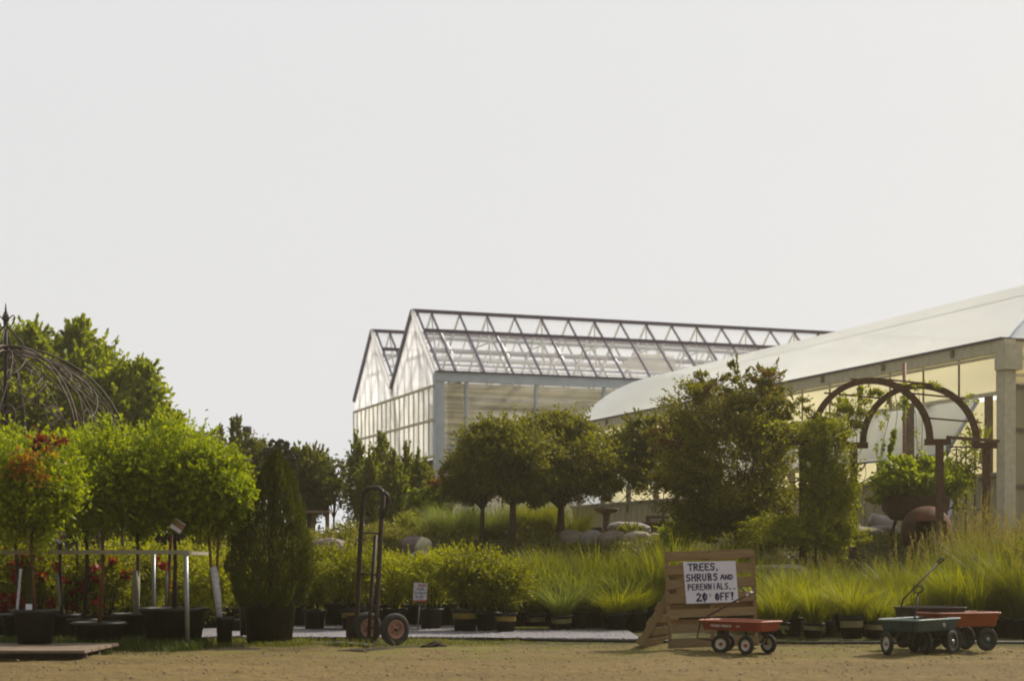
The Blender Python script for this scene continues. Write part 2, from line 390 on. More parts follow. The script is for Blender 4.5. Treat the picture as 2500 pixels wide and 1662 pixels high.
X, Yg = np.meshgrid(xs, ys); Z = hgt(X, Yg)
near = (np.abs(X) < 25) & (Yg > 9) & (Yg < 40)
Z = Z+near*(.018*np.sin(X*2.1+Yg*1.3)*np.sin(Yg*3.7-X)+.008*rg.normal(size=X.shape))-near*.008
nx, ny = len(xs), len(ys)
idx = np.arange(nx*ny).reshape(ny, nx)
Fg = np.stack([idx[:-1, :-1], idx[:-1, 1:], idx[1:, 1:], idx[1:, :-1]], -1).reshape(-1, 4)
g = link('ground', npm('ground', np.stack([X, Yg, Z], -1).reshape(-1, 3), Fg), ground_material()); tag(g, kind='structure')
g.data.polygons.foreach_set('use_smooth', [True]*len(g.data.polygons))

def gravel_material():
    m = principled('gravel', (.25, .235, .25), .9, col2=(.13, .12, .13), scale=28, bump=1.0, bscale=45)
    return m
mb = MB(); rr = random.Random(5)
n_ = 60; fr = []; bk = []
for i in range(n_+1):
    x = -5.2+i*(6.9/n_)
    yf = 22.1-max(0, (x+1))*.2 if x < 3.4 else 21.0
    fr.append((x, max(yf, 20.9)+rr.uniform(-.14, .14), .034)); bk.append((x, 26.2-(.9 if x > 3 else 0), .034))
vs = fr+bk; mb.add(vs, [(i, i+1, n_+2+i, n_+1+i) for i in range(n_)])
tag(mb.build('gravel_path', gravel_material()), kind='structure')
# loose stones on the gravel and on the dirt track
def stones(name, n, area, size, mat, rgs):
    rg = np.random.default_rng(rgs); oc = np.array([(1, 0, 0), (-1, 0, 0), (0, 1, 0), (0, -1, 0), (0, 0, .7), (0, 0, -.5)], float)
    of = np.array([(0, 2, 4), (2, 1, 4), (1, 3, 4), (3, 0, 4), (2, 0, 5), (1, 2, 5), (3, 1, 5), (0, 3, 5)])
    x = rg.uniform(area[0], area[1], n); y = rg.uniform(area[2], area[3], n)
    if area[0] < -3: y = np.maximum(y, np.where(name == 'gravel_stones', np.maximum(22.1-np.maximum(0, x+1)*.2, 20.9), y))
    s = size*rg.uniform(.4, 1.5, n)*rg.choice([1, 1, 1, 1.8], n); a = rg.uniform(0, 2*PI, n)
    V = np.empty((n, 6, 3)); j = rg.uniform(.6, 1.3, (n, 6, 3)); o = oc[None]*j
    V[:, :, 0] = x[:, None]+(o[:, :, 0]*np.cos(a)[:, None]-o[:, :, 1]*np.sin(a)[:, None])*s[:, None]
    V[:, :, 1] = y[:, None]+(o[:, :, 0]*np.sin(a)[:, None]+o[:, :, 1]*np.cos(a)[:, None])*s[:, None]
    V[:, :, 2] = hgt(x, y)[:, None]+.02*(name == 'gravel_stones')+o[:, :, 2]*s[:, None]*.8
    Fs = (np.arange(n)[:, None, None]*6+of[None]).reshape(-1, 3)
    return link(name, npm(name, V.reshape(-1, 3), Fs), mat)
M['peb'] = principled('pebbles', (.30, .23, .15), .9, col2=(.18, .13, .085), scale=3, island=.8)
M['peb2'] = principled('gravel_chips', (.34, .32, .33), .9, col2=(.11, .10, .115), scale=3, island=.85)
tag(stones('gravel_stones', 22000, (-5, 1.65, 20.9, 26), .018, M['peb2'], 4), kind='stuff')
tag(stones('pebbles', 7000, (-9, 9, 13.5, 21.5), .009, M['peb'], 5), kind='stuff')

# short grass along the verge
def turf(name, spots, mat, seed, label=None):
    rg = np.random.default_rng(seed); parts = []
    for (x0, x1, y0, y1, n, L) in spots:
        x = rg.uniform(x0, x1, n); y = rg.uniform(y0, y1, n)
        keep = (np.sin(x*3.1+y*2.3)+np.sin(x*1.3-y*4.1)+rg.normal(0, .8, n)) > -.4
        x = x[keep]; y = y[keep]
        v, f = bladev(rg, len(x), 0, L, .008+L*.03, .35, .2, 2)
        v = v.reshape(len(x), -1, 3); v[:, :, 0] += x[:, None]; v[:, :, 1] += y[:, None]; v[:, :, 2] += hgt(x, y)[:, None]
        parts.append((v.reshape(-1, 3), f))
    v, f = merge(parts)
    return tag(link(name, npm(name, v, f), mat), kind='stuff')
turf('verge_grass', [(-3.9, .3, 20.3, 22.0, 7000, .05), (-1.5, 2, 20.8, 22.0, 1500, .04), (-4, -2.6, 20.0, 21.5, 2500, .09), (-2, 8.5, 15, 20.6, 1500, .035), (2.4, 9, 20.4, 21.2, 2500, .07), (-2.1, -1.3, 19.9, 20.6, 350, .13)], M['lawn'], 11)
turf('rough_grass', [(-8, -3.7, 19.2, 21.0, 15000, .15), (-7, -3.9, 18.5, 19.6, 4500, .10)], M['lawn_dark'], 12)

# black plastic edging strip
t = thing('garden_edging', 'black plastic edging strip along the front of the gravel and grass beds', 'edging', (0, 20.9, 0))
mb = MB(); pts = [G(px, Y, .035) for px, Y in ((1270, 21.3), (1350, 21.1), (1450, 20.95), (1560, 20.85), (1640, 20.8))]; mb.tube(pts, .022, 6)
mb.build('edging_strip', M['black_plastic'], t, True)
mb = MB(); pts = [G(px, Y, .035) for px, Y in ((1850, 20.6), (1950, 20.45), (2060, 20.5), (2180, 20.5), (2300, 20.6), (2520, 20.5))]; mb.tube(pts, .022, 6)
mb.build('edging_strip', M['black_plastic'], t, True)

# dark dirt heaps by the dolly
def heap(px, Y, rx, h, label, seed):
    rg = random.Random(seed); mb = MB(); n = 14; rows = 5; vs = []
    for i in range(rows):
        f = 1-i/rows
        for k in range(n):
            a = 2*PI*k/n; r = rx*f*rg.uniform(.75, 1.15); vs.append((r*math.cos(a), r*.5*math.sin(a), h*(1-f*f)*rg.uniform(.8, 1.2)-.01))
    vs.append((0, 0, h)); fs = [(i*n+k, i*n+(k+1) % n, (i+1)*n+(k+1) % n, (i+1)*n+k) for i in range(rows-1) for k in range(n)]+[((rows-1)*n+k, (rows-1)*n+(k+1) % n, rows*n) for k in range(n)]
    mb.add(vs, fs); o = mb.build('soil_heap', M['soil']); o.location = G(px, Y); return tag(o, label, 'soil')
heap(1062, 20.1, .2, .075, 'small dark heap of soil on the track right of the hand truck wheel', 1)
heap(930, 19.7, .5, .022, 'long thin smear of dark soil in front of the hand truck', 2)
heap(590, 19.7, .34, .03, 'flat dark soil patch in front of the big conical evergreen pot', 3)

# ---------------------------------------------------------------- glass greenhouse
dx, dy = .94, .341; RZ = math.atan2(dy, dx)
gh = thing('glass_greenhouse', 'twin-gabled glass greenhouse with dark roof bars and white gable panels', 'greenhouse', (-2.63, 56.8, 1.45), RZ)
GZ = 1.45; gut = 7.47-GZ; rdg = 9.98-GZ; BW = 5.6; LEN = 34; r0 = 7.05-GZ
# long side
mb = MB(); mb.sheet([(0.25, 0, .3), (LEN, 0, .3), (LEN, 0, gut-.32), (0.25, 0, gut-.32)], .02); mb.build('side_wall', M['glass_side'], gh)
mb = MB(); mb.box((LEN/2, .05, .15), (LEN, .3, .3)); mb.build('base_wall', M['tan'], gh)
mb = MB(); x = 1.1; mb.box((.14, -.03, gut/2), (.24, .16, gut)); mb.box((.0, .05, gut/2), (.12, .3, gut))
mb.box((.72, -.03, gut-1.95-.6), (.7, .06, .08)); mb.box((.72, -.03, gut-3.5), (.7, .06, .08)); mb.box((.55, .2, gut/2), (.12, .12, gut))
mb.build('corner_post', M['alu'], gh)
while x < LEN:
    mb = MB(); mb.box((x, -.03, gut/2-.1), (.10, .10, gut-.2)); mb.build('wall_post', M['alu'], gh); x += 2.6
mb = MB(); mb.box((LEN/2+.0, -.03, 3.75), (LEN-.4, .05, .06)); mb.build('wall_rail', M['alu'], gh)
mb = MB(); mb.box((LEN/2, -.08, gut-.12), (LEN+.1, .22, .30)); mb.build('gutter', M['alu'], gh)
mb = MB(); mb.box((LEN/2, -.12, gut+.06), (LEN+.1, .34, .06)); mb.build('gutter_cap', M['purple'], gh)
# interior: columns, benches of trusses, shade cloth
mb = MB()
for xx in np.arange(3.2, LEN, 5.2):
    for yy in (2.0, BW, 2*BW-1): mb.box((xx, yy, gut/2), (.14, .14, gut))
    mb.beam((xx, .1, gut-.1), (xx, 2*BW-.1, gut-.1), .08, .10); mb.beam((xx, .1, gut-.6), (xx, 2*BW-.1, gut-.6), .06, .06)
    for b in (0, 1):
        for k in range(8):
            y0 = b*BW+k*BW/8; mb.beam((xx, y0, gut-.6 if k % 2 else gut-.1), (xx, y0+BW/8, gut-.1 if k % 2 else gut-.6), .04, .04)
mb.build('truss', M['white_paint'], gh)
mb = MB(); mb.beam((1.55, 1.0, .3), (.95, .9, gut-.2), .34, .34); mb.build('duct', M['duct'], gh)
for k, zz in enumerate((gut-.75, gut-1.5, gut-2.4, gut-3.2)):
    mb = MB(); mb.box((LEN/2+1, 3.2+k*.8, zz), (LEN-4, 3.0, .03)); mb.build('shade_cloth', M['tan'], gh)
mb = MB(); mb.box((LEN/2, BW, .03), (LEN-.1, 2*BW-.1, .05)); mb.build('bounce_floor', M['slab'], gh)  # hidden floor, added to brighten the interior
# roofs
for b in (0, 1):
    y0 = b*BW; ym = y0+BW/2; y1 = y0+BW
    for s_, (ya, yb) in enumerate(((y0, ym), (y1, ym))):
        mb = MB(); mb.sheet([(.12, ya, gut+.1), (LEN, ya, gut+.1), (LEN, yb, rdg-.03), (.12, yb, rdg-.03)], .015); mb.build('roof_glass', M['glass_roof'], gh)
        nr = MB(); xx = .15
        i = 0
        while xx < LEN:
            nr.beam((xx, ya, gut+.13), (xx, yb, rdg), .055, .07); xx += .55 if i == 0 else 1.07; i += 1
        nr.build('rafters', M['purple'] if s_ == 0 else M['white_paint'], gh)  # tone painted: front rafters dark as silhouettes, back ones pale behind hazy glass
        mb = MB(); f = .34; yp = yb+(ya-yb)*f; zp = rdg+(gut-rdg)*f
        mb.box((LEN/2+.1, yp, zp+.09), (LEN-.1, .12, .12)); mb.build('purlin', M['alu'] if s_ else M['purple'], gh)
    mb = MB(); mb.box((LEN/2, ym, rdg+.06), (LEN+.1, .18, .12)); mb.build('ridge_beam', M['purple'], gh)
    mb = MB()
    for f in (.55, .8):
        for sg in (-1, 1): mb.box((LEN/2, ym+sg*BW/2*f, gut+(rdg-gut)*(1-f)-.12), (LEN-.4, .07, .07))
    for xx in np.arange(.7, LEN, 2.14):
        mb.beam((xx, ym, rdg-.1), (xx+.5, ym-1.0, gut+.9), .05, .05); mb.beam((xx, ym, rdg-.1), (xx+.5, ym+1.0, gut+.9), .05, .05)
        mb.beam((xx, ym-1.1, rdg-1.0), (xx, ym+1.1, rdg-1.0), .05, .05)
    mb.build('bracing', M['white_paint'], gh)
mb = MB(); mb.box((LEN/2, BW, gut+.02), (LEN, .35, .22)); mb.build('valley_gutter', M['alu'], gh)
# roof vent hump half way along
mb = MB(); mb.sheet([(7.2, .9, gut+.6), (9.6, .7, gut+.35), (10.0, 1.9, gut+1.25), (8.6, 2.1, gut+1.3)], .03); mb.build('roof_vent', M['white'], gh)
# gable end
mb = MB()
for b in (0, 1): mb.sheet([(0, b*BW, r0), (0, b*BW, gut), (0, b*BW+BW/2, rdg-.05), (0, (b+1)*BW, gut), (0, (b+1)*BW, r0)], .04)
mb.build('gable_panel', M['white'], gh)
mb = MB()
for k in range(1, 12):
    yy = k*.93+.1; f = abs(((yy % BW)-BW/2)/(BW/2)); top = gut+(rdg-gut)*(1-f)-.12
    mb = MB(); mb.box((-.025, yy, (r0+top)/2), (.01, .022, top-r0)); mb.build('panel_seam', M['alu'], gh)
lowz = 4.6-GZ
mb = MB(); mb.sheet([(0, .1, lowz), (0, 2*BW, lowz-.0), (0, 2*BW, r0), (0, .1, r0)], .02); mb.sheet([(.0, 2*BW-2.6, .9), (0, 2*BW, .9), (0, 2*BW, lowz), (0, 2*BW-2.6, lowz)], .02); mb.build('gable_glazing', M['glass_gable'], gh)
mb = MB()
for k in range(19): mb.box((-.03, .15+k*.62, (lowz+r0)/2), (.05, .035, r0-lowz))
for k in range(5): mb.box((-.03, 2*BW-.02-k*.62, (.9+lowz)/2), (.06, .05, lowz-.9))
for z_ in (r0, 5.87-GZ, lowz): mb.box((-.06, BW, z_), (.06, 2*BW, .09))
mb.build('glazing_bars', M['frame_pale'], gh)
mb = MB(); mb.sheet([(0, .1, 0), (0, 2*BW-2.65, 0), (0, 2*BW-2.65, lowz-.1), (0, .1, lowz-.1)], .05)
for k in range(44): mb.box((-.05, .2+k*.2, lowz/2), (.05, .06, lowz-.2))
mb.build('siding', M['wood_dark'], gh)
mb = MB(); mb.sheet([(0, 2*BW-2.6, 0), (0, 2*BW, 0), (0, 2*BW, .85), (0, 2*BW-2.6, .85)], .05)
for k in range(12): mb.box((-.04, 2*BW-2.5+k*.21, .43), (.03, .04, .84))
mb.build('siding', M['wood_grey'], gh)
for b in (0, 1):
    for (ya, yb, mt) in ((b*BW, b*BW+BW/2, 'white'), ((b+1)*BW, b*BW+BW/2, 'purple')):
        mb = MB(); mb.beam((-.05, ya, gut+.05), (-.05, yb, rdg+.05), .10, .16 if mt == 'purple' else .2); mb.build('barge_board', M[mt], gh)
mb = MB(); mb.sheet([(.2, 2*BW, 0), (LEN, 2*BW, 0), (LEN, 2*BW, gut), (.2, 2*BW, gut)], .02); mb.build('back_wall', M['glass_gable'], gh)
mb = MB(); mb.sheet([(LEN, 0, 0), (LEN, 2*BW, 0), (LEN, 2*BW, gut), (LEN, 0, gut)], .02); mb.build('end_wall', M['glass_gable'], gh)

# ---------------------------------------------------------------- film covered tunnel house
hh = thing('hoop_greenhouse', 'long arched white-film greenhouse with yellow side panels and white awning', 'greenhouse', (9.68, 32, 1.45), RZ)
HL = 22.6; HW = 8.0; ev = 5.35-GZ; rise = 1.86; R_ = ((HW/2)**2+rise**2)/(2*rise)
def arch(n=24, off=0):
    a0 = math.asin(HW/2/R_); return [(HW/2+(R_+off)*math.sin(-a0+2*a0*k/n), ev+rise-R_+(R_+off)*math.cos(-a0+2*a0*k/n)) for k in range(n+1)]
ar = arch(); mb = MB(); vs = [(x, y, z) for y in np.linspace(0, HL, 24) for x, z in ar]
mb.add(vs, [(j*25+i, j*25+i+1, (j+1)*25+i+1, (j+1)*25+i) for j in range(23) for i in range(24)], True); mb.build('roof_film', M['poly_w'], hh)
for j in range(2):
    mb = MB(); mb.tube([(x, .05+j*(HL-.1), z-.05) for x, z in ar], .022, 6); mb.build('hoop', M['white_paint'], hh)
mb = MB()
mb.box((HW/2, HL/2, .03), (HW-.1, HL-.1, .05)); mb.build('bounce_floor', M['slab'], hh)  # unseen floor added for its bounce onto the roof film
mb = MB(); mb.tube([(HW/2, 0, ev+rise-.06), (HW/2, HL, ev+rise-.06)], .02, 6); mb.build('ridge_tube', M['white_paint'], hh)
mb = MB(); mb.box((-.06, HL/2, ev-.12), (.16, HL, .24)); mb.build('gutter', M['frame_pale'], hh)
mb = MB(); mb.box((-.08, HL/2, ev+.02), (.22, HL+.1, .035)); mb.build('gutter_cap', M['purple'], hh)
mb = MB(); mb.box((-.07, HL/2, ev-.30), (.06, HL, .05)); mb.box((-.07, HL/2, 4.32-GZ), (.10, HL, .07)); mb.build('side_rail', M['frame_pale'], hh)
mb = MB(); mb.sheet([(0, .25, 4.32-GZ), (0, HL, 4.32-GZ), (0, HL, ev-.24), (0, .25, ev-.24)], .02); mb.build('fascia_panel', M['poly_y'], hh)
mb = MB()
for k in range(18): mb = MB(); mb.box((-.02, .3+k*1.26, (4.32-GZ+ev-.24)/2), (.03, .035, ev-.24-4.32+GZ)); mb.build('batten', M['wood_grey'], hh)
mb = MB()
for k in range(9): mb.box((-.16, 1.6+k*2.55, ev-.1), (.04, .1, .14))
mb.build('gutter_brackets', M['wood_grey'], hh)
aw = MB(); aw.sheet([(-.08, .85, 4.27-GZ), (-.08, HL, 4.27-GZ), (-.85, HL, 3.18-GZ), (-.85, .85, 3.18-GZ)], .02); aw.build('awning', M['poly_w'], hh)
aw = MB(); aw.tube([(-.08, .83, 4.25-GZ), (-.85, .83, 3.14-GZ)], .04, 6); aw.tube([(-.85, .83, 3.14-GZ), (-.85, HL, 3.14-GZ)], .03, 6)
for k in range(1, 8): aw.tube([(-.1, k*3, 4.22-GZ), (-.85, k*3, 3.13-GZ)], .015, 5)
aw.build('awning_frame', M['alu'], hh)
mb = MB(); mb.box((.9, HL/2, 3.4-GZ), (.02, HL-.5, 1.9)); mb.build('inner_glow_sheet', M['poly_y'], hh)  # added yellow sheet standing in for the warm interior glow
for k in range(12):
    mb = MB(); mb.box((-.0, .6+k*1.95, 3.4-GZ), (.12, .12, 1.9)); mb.build('side_post', M['wood_grey'], hh)
mb = MB(); mb.box((.0, HL/2, (2.69-GZ)/2), (.05, HL, 2.69-GZ))
for k in range(56): mb.box((-.035, .3+k*.4, (2.6-GZ)/2), (.02, .025, 2.6-GZ))
mb.build('low_wall', M['tan'], hh)
mb = MB(); mb.box((-.03, HL/2, 2.73-GZ), (.14, HL, .08)); mb.build('wall_cap', M['stone'], hh)
mb = MB(); rr = random.Random(8)
for k in range(11):
    y0 = .6+k*1.95; pts = [(-.14, y0+1.95*t, 2.95-GZ+.5*(1-t)**3+.08*math.sin(9*t+k)) for t in np.linspace(0, 1, 9)]; mb.tube(pts, .018, 5)
    mb.tube([(-.12, y0+1.95*t, 2.84-GZ+.10*math.sin(PI*t*2+k)) for t in np.linspace(0, 1, 9)], .014, 5)
mb.build('hose', M['rubber'], hh)
mb = MB(); mb.box((-.02, .02, ev/2), (.26, .26, ev)); mb.box((.0, -.03, ev-.35), (.4, .34, .5)); mb.build('corner_post', M['frame_pale'], hh)
# near gable
mb = MB(); mb.sheet([(.14, 0, .1), (HW, 0, .1), (HW, 0, 3.0), (.14, 0, 3.0)], .02); mb.build('end_wall', M['tan'], hh)
mb = MB(); mb.sheet([(.14, 0, 3.0), (HW, 0, 3.0), (HW, 0, ev), (.14, 0, ev)], .02); mb.build('end_glazing', M['poly_y2'], hh)
mb = MB(); mb.sheet([(x, 0, z) for x, z in ar][::-1], .02); mb.build('gable_film', M['poly_w'], hh)
mb = MB()
for z_ in (3.0, 2.15, 1.05, ev): mb.box((HW/2, -.04, z_), (HW, .05, .06))
for k in range(1, 6): mb.box((k*1.4, -.03, ev/2), (.05, .05, ev))
mb.box((HW/2, -.06, .12), (HW, .1, .22)); mb.build('end_framing', M['wood_grey'], hh)
mb = MB(); mb.sheet([(HW, 0, 0), (HW, HL, 0), (HW, HL, ev), (HW, 0, ev)], .02); mb.build('far_wall', M['poly_y'], hh)
mb = MB(); mb.sheet([(0, HL, 0), (HW, HL, 0), (HW, HL, ev), (0, HL, ev)], .02); mb.sheet([(x, HL, z) for x, z in ar], .02); mb.build('back_gable', M['poly_w'], hh)

# ---------------------------------------------------------------- small shed far left
sh = thing('tunnel_shed', 'low white plastic shed with dark slanting posts left of the glass greenhouse', 'shed', (-9.2, 64, 1.45), RZ)
mb = MB(); mb.sheet([(0, 0, .75), (0, 9, .75), (0, 9, 2.05), (0, 0, 2.05)], .02); mb.sheet([(0, 0, 2.3), (0, 9, 2.3), (2.2, 9, 3.1), (2.2, 0, 3.1)], .02); mb.build('film_wall', M['poly_w'], sh)
mb = MB(); mb.sheet([(-.04, 0, 0), (-.04, 9, 0), (-.04, 9, .75), (-.04, 0, .75)], .03)
for k in range(20): mb.box((-.06, k*.47, .38), (.02, .03, .74))
mb.build('base_sheet', M['galv'], sh)
for k in range(8):
    mb = MB(); mb.beam((-.08, k*1.2, .75), (-.08, k*1.2-.25, 2.3), .12, .12); mb.build('post', M['purple'], sh)
mb = MB(); mb.box((-.06, 4.4, 2.2), (.1, 9.4, .18)); mb.build('eave_beam', M['purple'], sh)

# utility pole far left
o = MB(); o.tube([(0, 0, 0), (0, 0, 5.6)], [.14, .12], 10); o.tube([(0, 0, 5.6), (0, 0, 5.95)], [.17, .17], 10)
t = thing('wooden_pole', 'thin dark wooden pole rising above the twiggy trees', 'pole', (P(603, 0, 55).x, 55, 1.2)); o.build('pole', M['bark_dark'], t)
t.scale = (.9, .9, (P(0, 1041, 55).z-1.2)/5.95)

# ---------------------------------------------------------------- trees
def limbs(mb, rg, base, top, r, nb, spread, H):
    """tapered trunk plus limbs reaching into the crown"""
    base = Vector(base); top = Vector(top); mid = (base+top)/2+Vector((rg.uniform(-.03, .03), rg.uniform(-.03, .03), 0))
    mb.tube([base, mid, top], [r*1.15, r*.95, r*.7], 8)
    for k in range(nb):
        a = 2*PI*k/nb+rg.uniform(-.4, .4); q = top+Vector((math.cos(a)*spread*rg.uniform(.4, .8), math.sin(a)*spread*rg.uniform(.4, .8), H*rg.uniform(.35, .8)))
        m_ = (top+q)/2+Vector((math.cos(a)*spread*.12, math.sin(a)*spread*.12, 0)); mb.tube([top-Vector((0, 0, .05)), m_, q], [r*.5, r*.3, r*.1], 5)
    mb.tube([top-Vector((0, 0, .03)), top+Vector((0, 0, H*.7))], [r*.6, r*.12], 6)
TK = {'standard_tree': (1.7, 1.12), 'columnar_tree': (.6, 1.05), 'leafy_tree': (1.6, 1.1), 'twiggy_tree': (1.3, 1), 'round_tree': (1.4, 1.05), 'maple_shrub': (1.15, 1.05)}
def tree(name, label, cat, px, Y, lobes, trunk_px, trunk_r, bark, leafm, size, seed, group=None, asp=.5, clump=.3, shell=.45, basez=None, bx=None, squash=1, droop=0, nb=6, jit=1.0):
    """lobes: (px, py, radius_px_x, radius_px_y, clumps, leaves) seen at distance Y"""
    b = G(px, Y) if basez is None else Vector(((px-HX)/F*Y, Y, basez))
    kn, ks = TK.get(name, (1, 1)); size *= ks; lobes = [(a, b__, c, d, int(e*1.25), int(n*kn)) for a, b__, c, d, e, n in lobes]
    t = thing(name, label, cat, b, 0, group); k = Y/F; rg = random.Random(seed); nr = np.random.default_rng(seed)
    lb = []
    for (lx, ly, rx, ry, nc, nl) in lobes:
        c = P(lx, ly, Y)-b; lb.append(((c.x, c.y+nr.uniform(-.15, .15)*rx*k, c.z), (rx*k, rx*k*.9, ry*k), nc, nl))
    top = P(trunk_px[0], trunk_px[1], Y)-b
    lx0 = lb[0]; H = (lx0[0][2]+lx0[1][2]*.7)-top.z
    mb = MB(); limbs(mb, rg, (0, 0, -.05), top, trunk_r, nb, lx0[1][0], max(H, .3)); mb.build('trunk', bark, t)
    crown('crown', nr, lb, size, leafm, t, asp, clump, shell, squash, droop, jit)
    return t
# big trees behind the gazebo
tree('leafy_tree', 'tall leafy green tree directly behind the iron dome, cut by the left edge', 'tree', 40, 40, [(20, 960, 150, 130, 60, 13000), (75, 860, 55, 65, 16, 2600), (20, 880, 70, 55, 16, 2400)], (40, 1120), .16, M['bark'], M['lf_big'], .15, 21, asp=.55)
tree('leafy_tree', 'tall leafy green tree with pointed top just right of the iron finial', 'tree', 190, 41, [(200, 950, 95, 120, 50, 10000), (195, 840, 42, 55, 16, 2600), (150, 880, 50, 50, 14, 1800)], (190, 1120), .15, M['bark'], M['lf_big'], .15, 22, asp=.55)
tree('leafy_tree', 'spreading green tree with ragged right edge above the potted trees', 'tree', 320, 39, [(300, 1020, 100, 100, 50, 8500), (350, 940, 36, 60, 12, 1400), (400, 1030, 42, 40, 14, 1500), (270, 930, 50, 60, 14, 1900)], (320, 1150), .13, M['bark'], M['lf_big'], .15, 23, asp=.55)
# twiggy trees
tree('twiggy_tree', 'thin twiggy tree with small leaves left of the wooden pole', 'tree', 555, 42, [(550, 1150, 75, 70, 40, 3600), (530, 1090, 22, 40, 12, 420), (575, 1070, 14, 45, 12, 400), (585, 1120, 25, 40, 9, 400)], (555, 1230), .07, M['bark_dark'], M['lf_mid'], .12, 31, asp=.5, nb=9)
tree('twiggy_tree', 'narrow leafy tree standing under the wooden pole behind the conical evergreen', 'tree', 610, 40, [(610, 1160, 60, 75, 40, 4500), (645, 1150, 50, 60, 20, 2500), (612, 1110, 25, 45, 10, 700)], (610, 1240), .07, M['bark_dark'], M['lf_mid'], .12, 32, nb=9)
tree('round_tree', 'rounded green tree right of the conical evergreen tip', 'tree', 755, 38, [(748, 1190, 62, 85, 50, 7000), (735, 1125, 32, 36, 12, 1100), (790, 1190, 34, 60, 20, 1700)], (755, 1270), .07, M['bark'], M['lf_mid'], .11, 33, nb=8)
tree('wispy_sapling', 'wispy sapling with few leaves between round tree and greenhouse', 'tree', 815, 37, [(815, 1165, 28, 50, 16, 420), (832, 1200, 22, 35, 10, 200)], (815, 1260), .03, M['bark_dark'], M['lf_mid'], .10, 34, nb=7)
# cloud pruned juniper
tp = thing('topiary_juniper', 'dark cloud-pruned juniper with pompom tufts above the conical evergreen', 'tree', G(680, 37)); Yt = 37; nr = np.random.default_rng(41)
mb = MB(); b = tp.location; tips = [(683, 1085, 20, 11), (655, 1106, 17, 12), (708, 1112, 18, 12), (700, 1140, 20, 14), (660, 1150, 20, 14)]
for (x, y, a, c) in tips: mb.tube([Vector((0, 0, 0)), P(682, 1200, Yt)-b, P(683, (y+1170)/2, Yt)-b, P(x, y+4, Yt)-b], [.07, .05, .04, .025], 6)
mb.build('trunk', M['bark_dark'], tp)
for (x, y, a, c) in tips:
    q = P(x, y, Yt)-b; crown('tuft', nr, [((q.x, q.y, q.z), (a*Yt/F*1.15, a*Yt/F, c*Yt/F*1.15), 30, 1800)], .07, M['lf_dark'], tp, .4, .25, .7, sprig=0)
# columnar trees before the greenhouse gable
cols = [(872, 1052, 38.5, 26, 'leftmost slim columnar tree, standing off the greenhouse gable edge'), (905, 1100, 37, 28, 'second slim columnar tree before the gable, shorter and bushy'), (932, 1046, 38, 30, 'tallest slim columnar tree in front of the gable glazing'),
        (962, 1095, 36.5, 26, 'slim columnar tree just right of the tallest one'), (992, 1078, 39, 22, 'thin columnar tree before the gable, fifth from the left'), (1022, 1100, 37, 24, 'short columnar tree near the greenhouse corner post'), (1042, 1120, 38.5, 20, 'rightmost slim columnar tree beside the greenhouse corner')]
for i, (px, top, Y, w, lab) in enumerate(cols):
    hpx = 1285-top
    tree('columnar_tree', lab, 'tree', px, Y, [(px, top+hpx*.62, w*1.25, hpx*.38, 50, 3600), (px+3, top+hpx*.27, w*.55, hpx*.2, 14, 700), (px-2, top+hpx*.1, w*.22, hpx*.12, 8, 150), (px-14, top+hpx*.4, w*.3, hpx*.16, 8, 160)], (px, 1270), .035, M['bark_dark'], M['lf_col'], .09, 50+i, 'columnar trees before the greenhouse gable', nb=8, clump=.42, shell=.1)
# standard trees on the bank
tree('standard_tree', 'small slender lollipop tree, leftmost of the trees on the bank', 'tree', 1176, 31, [(1155, 1160, 66, 70, 50, 4600), (1105, 1180, 30, 50, 18, 1200), (1170, 1110, 36, 40, 14, 1300)], (1178, 1238), .05, M['bark'], M['lf_apple'], .065, 61, 'lollipop trees on the bank', squash=.8, droop=.2)
tree('standard_tree', 'round-headed lollipop tree with reddish trunk in the middle of the bank', 'tree', 1246, 30.5, [(1240, 1120, 112, 92, 90, 11500), (1180, 1150, 60, 62, 30, 3000), (1210, 1055, 60, 40, 18, 2000), (1290, 1180, 60, 45, 20, 2200)], (1252, 1225), .075, M['bark'], M['lf_apple'], .065, 62, 'lollipop trees on the bank', squash=.8, droop=.2, nb=10)
tree('standard_tree', 'widest lollipop tree with spreading head before the greenhouse wall', 'tree', 1368, 31.5, [(1375, 1120, 130, 96, 100, 14500), (1360, 1045, 80, 38, 26, 3200), (1470, 1165, 64, 50, 26, 3000), (1310, 1170, 70, 60, 24, 3000), (1300, 1060, 50, 40, 14, 1500)], (1370, 1235), .08, M['bark'], M['lf_apple'], .068, 63, 'lollipop trees on the bank', squash=.8, droop=.2, nb=11)
tree('standard_tree', 'small lollipop tree half hidden by the bronze maple', 'tree', 1652, 32, [(1590, 1100, 95, 76, 60, 8200), (1555, 1130, 50, 60, 24, 2400), (1560, 1040, 36, 34, 12, 800)], (1655, 1190), .075, M['bark'], M['lf_apple'], .07, 64, 'lollipop trees on the bank', squash=.8, droop=.2, nb=10)
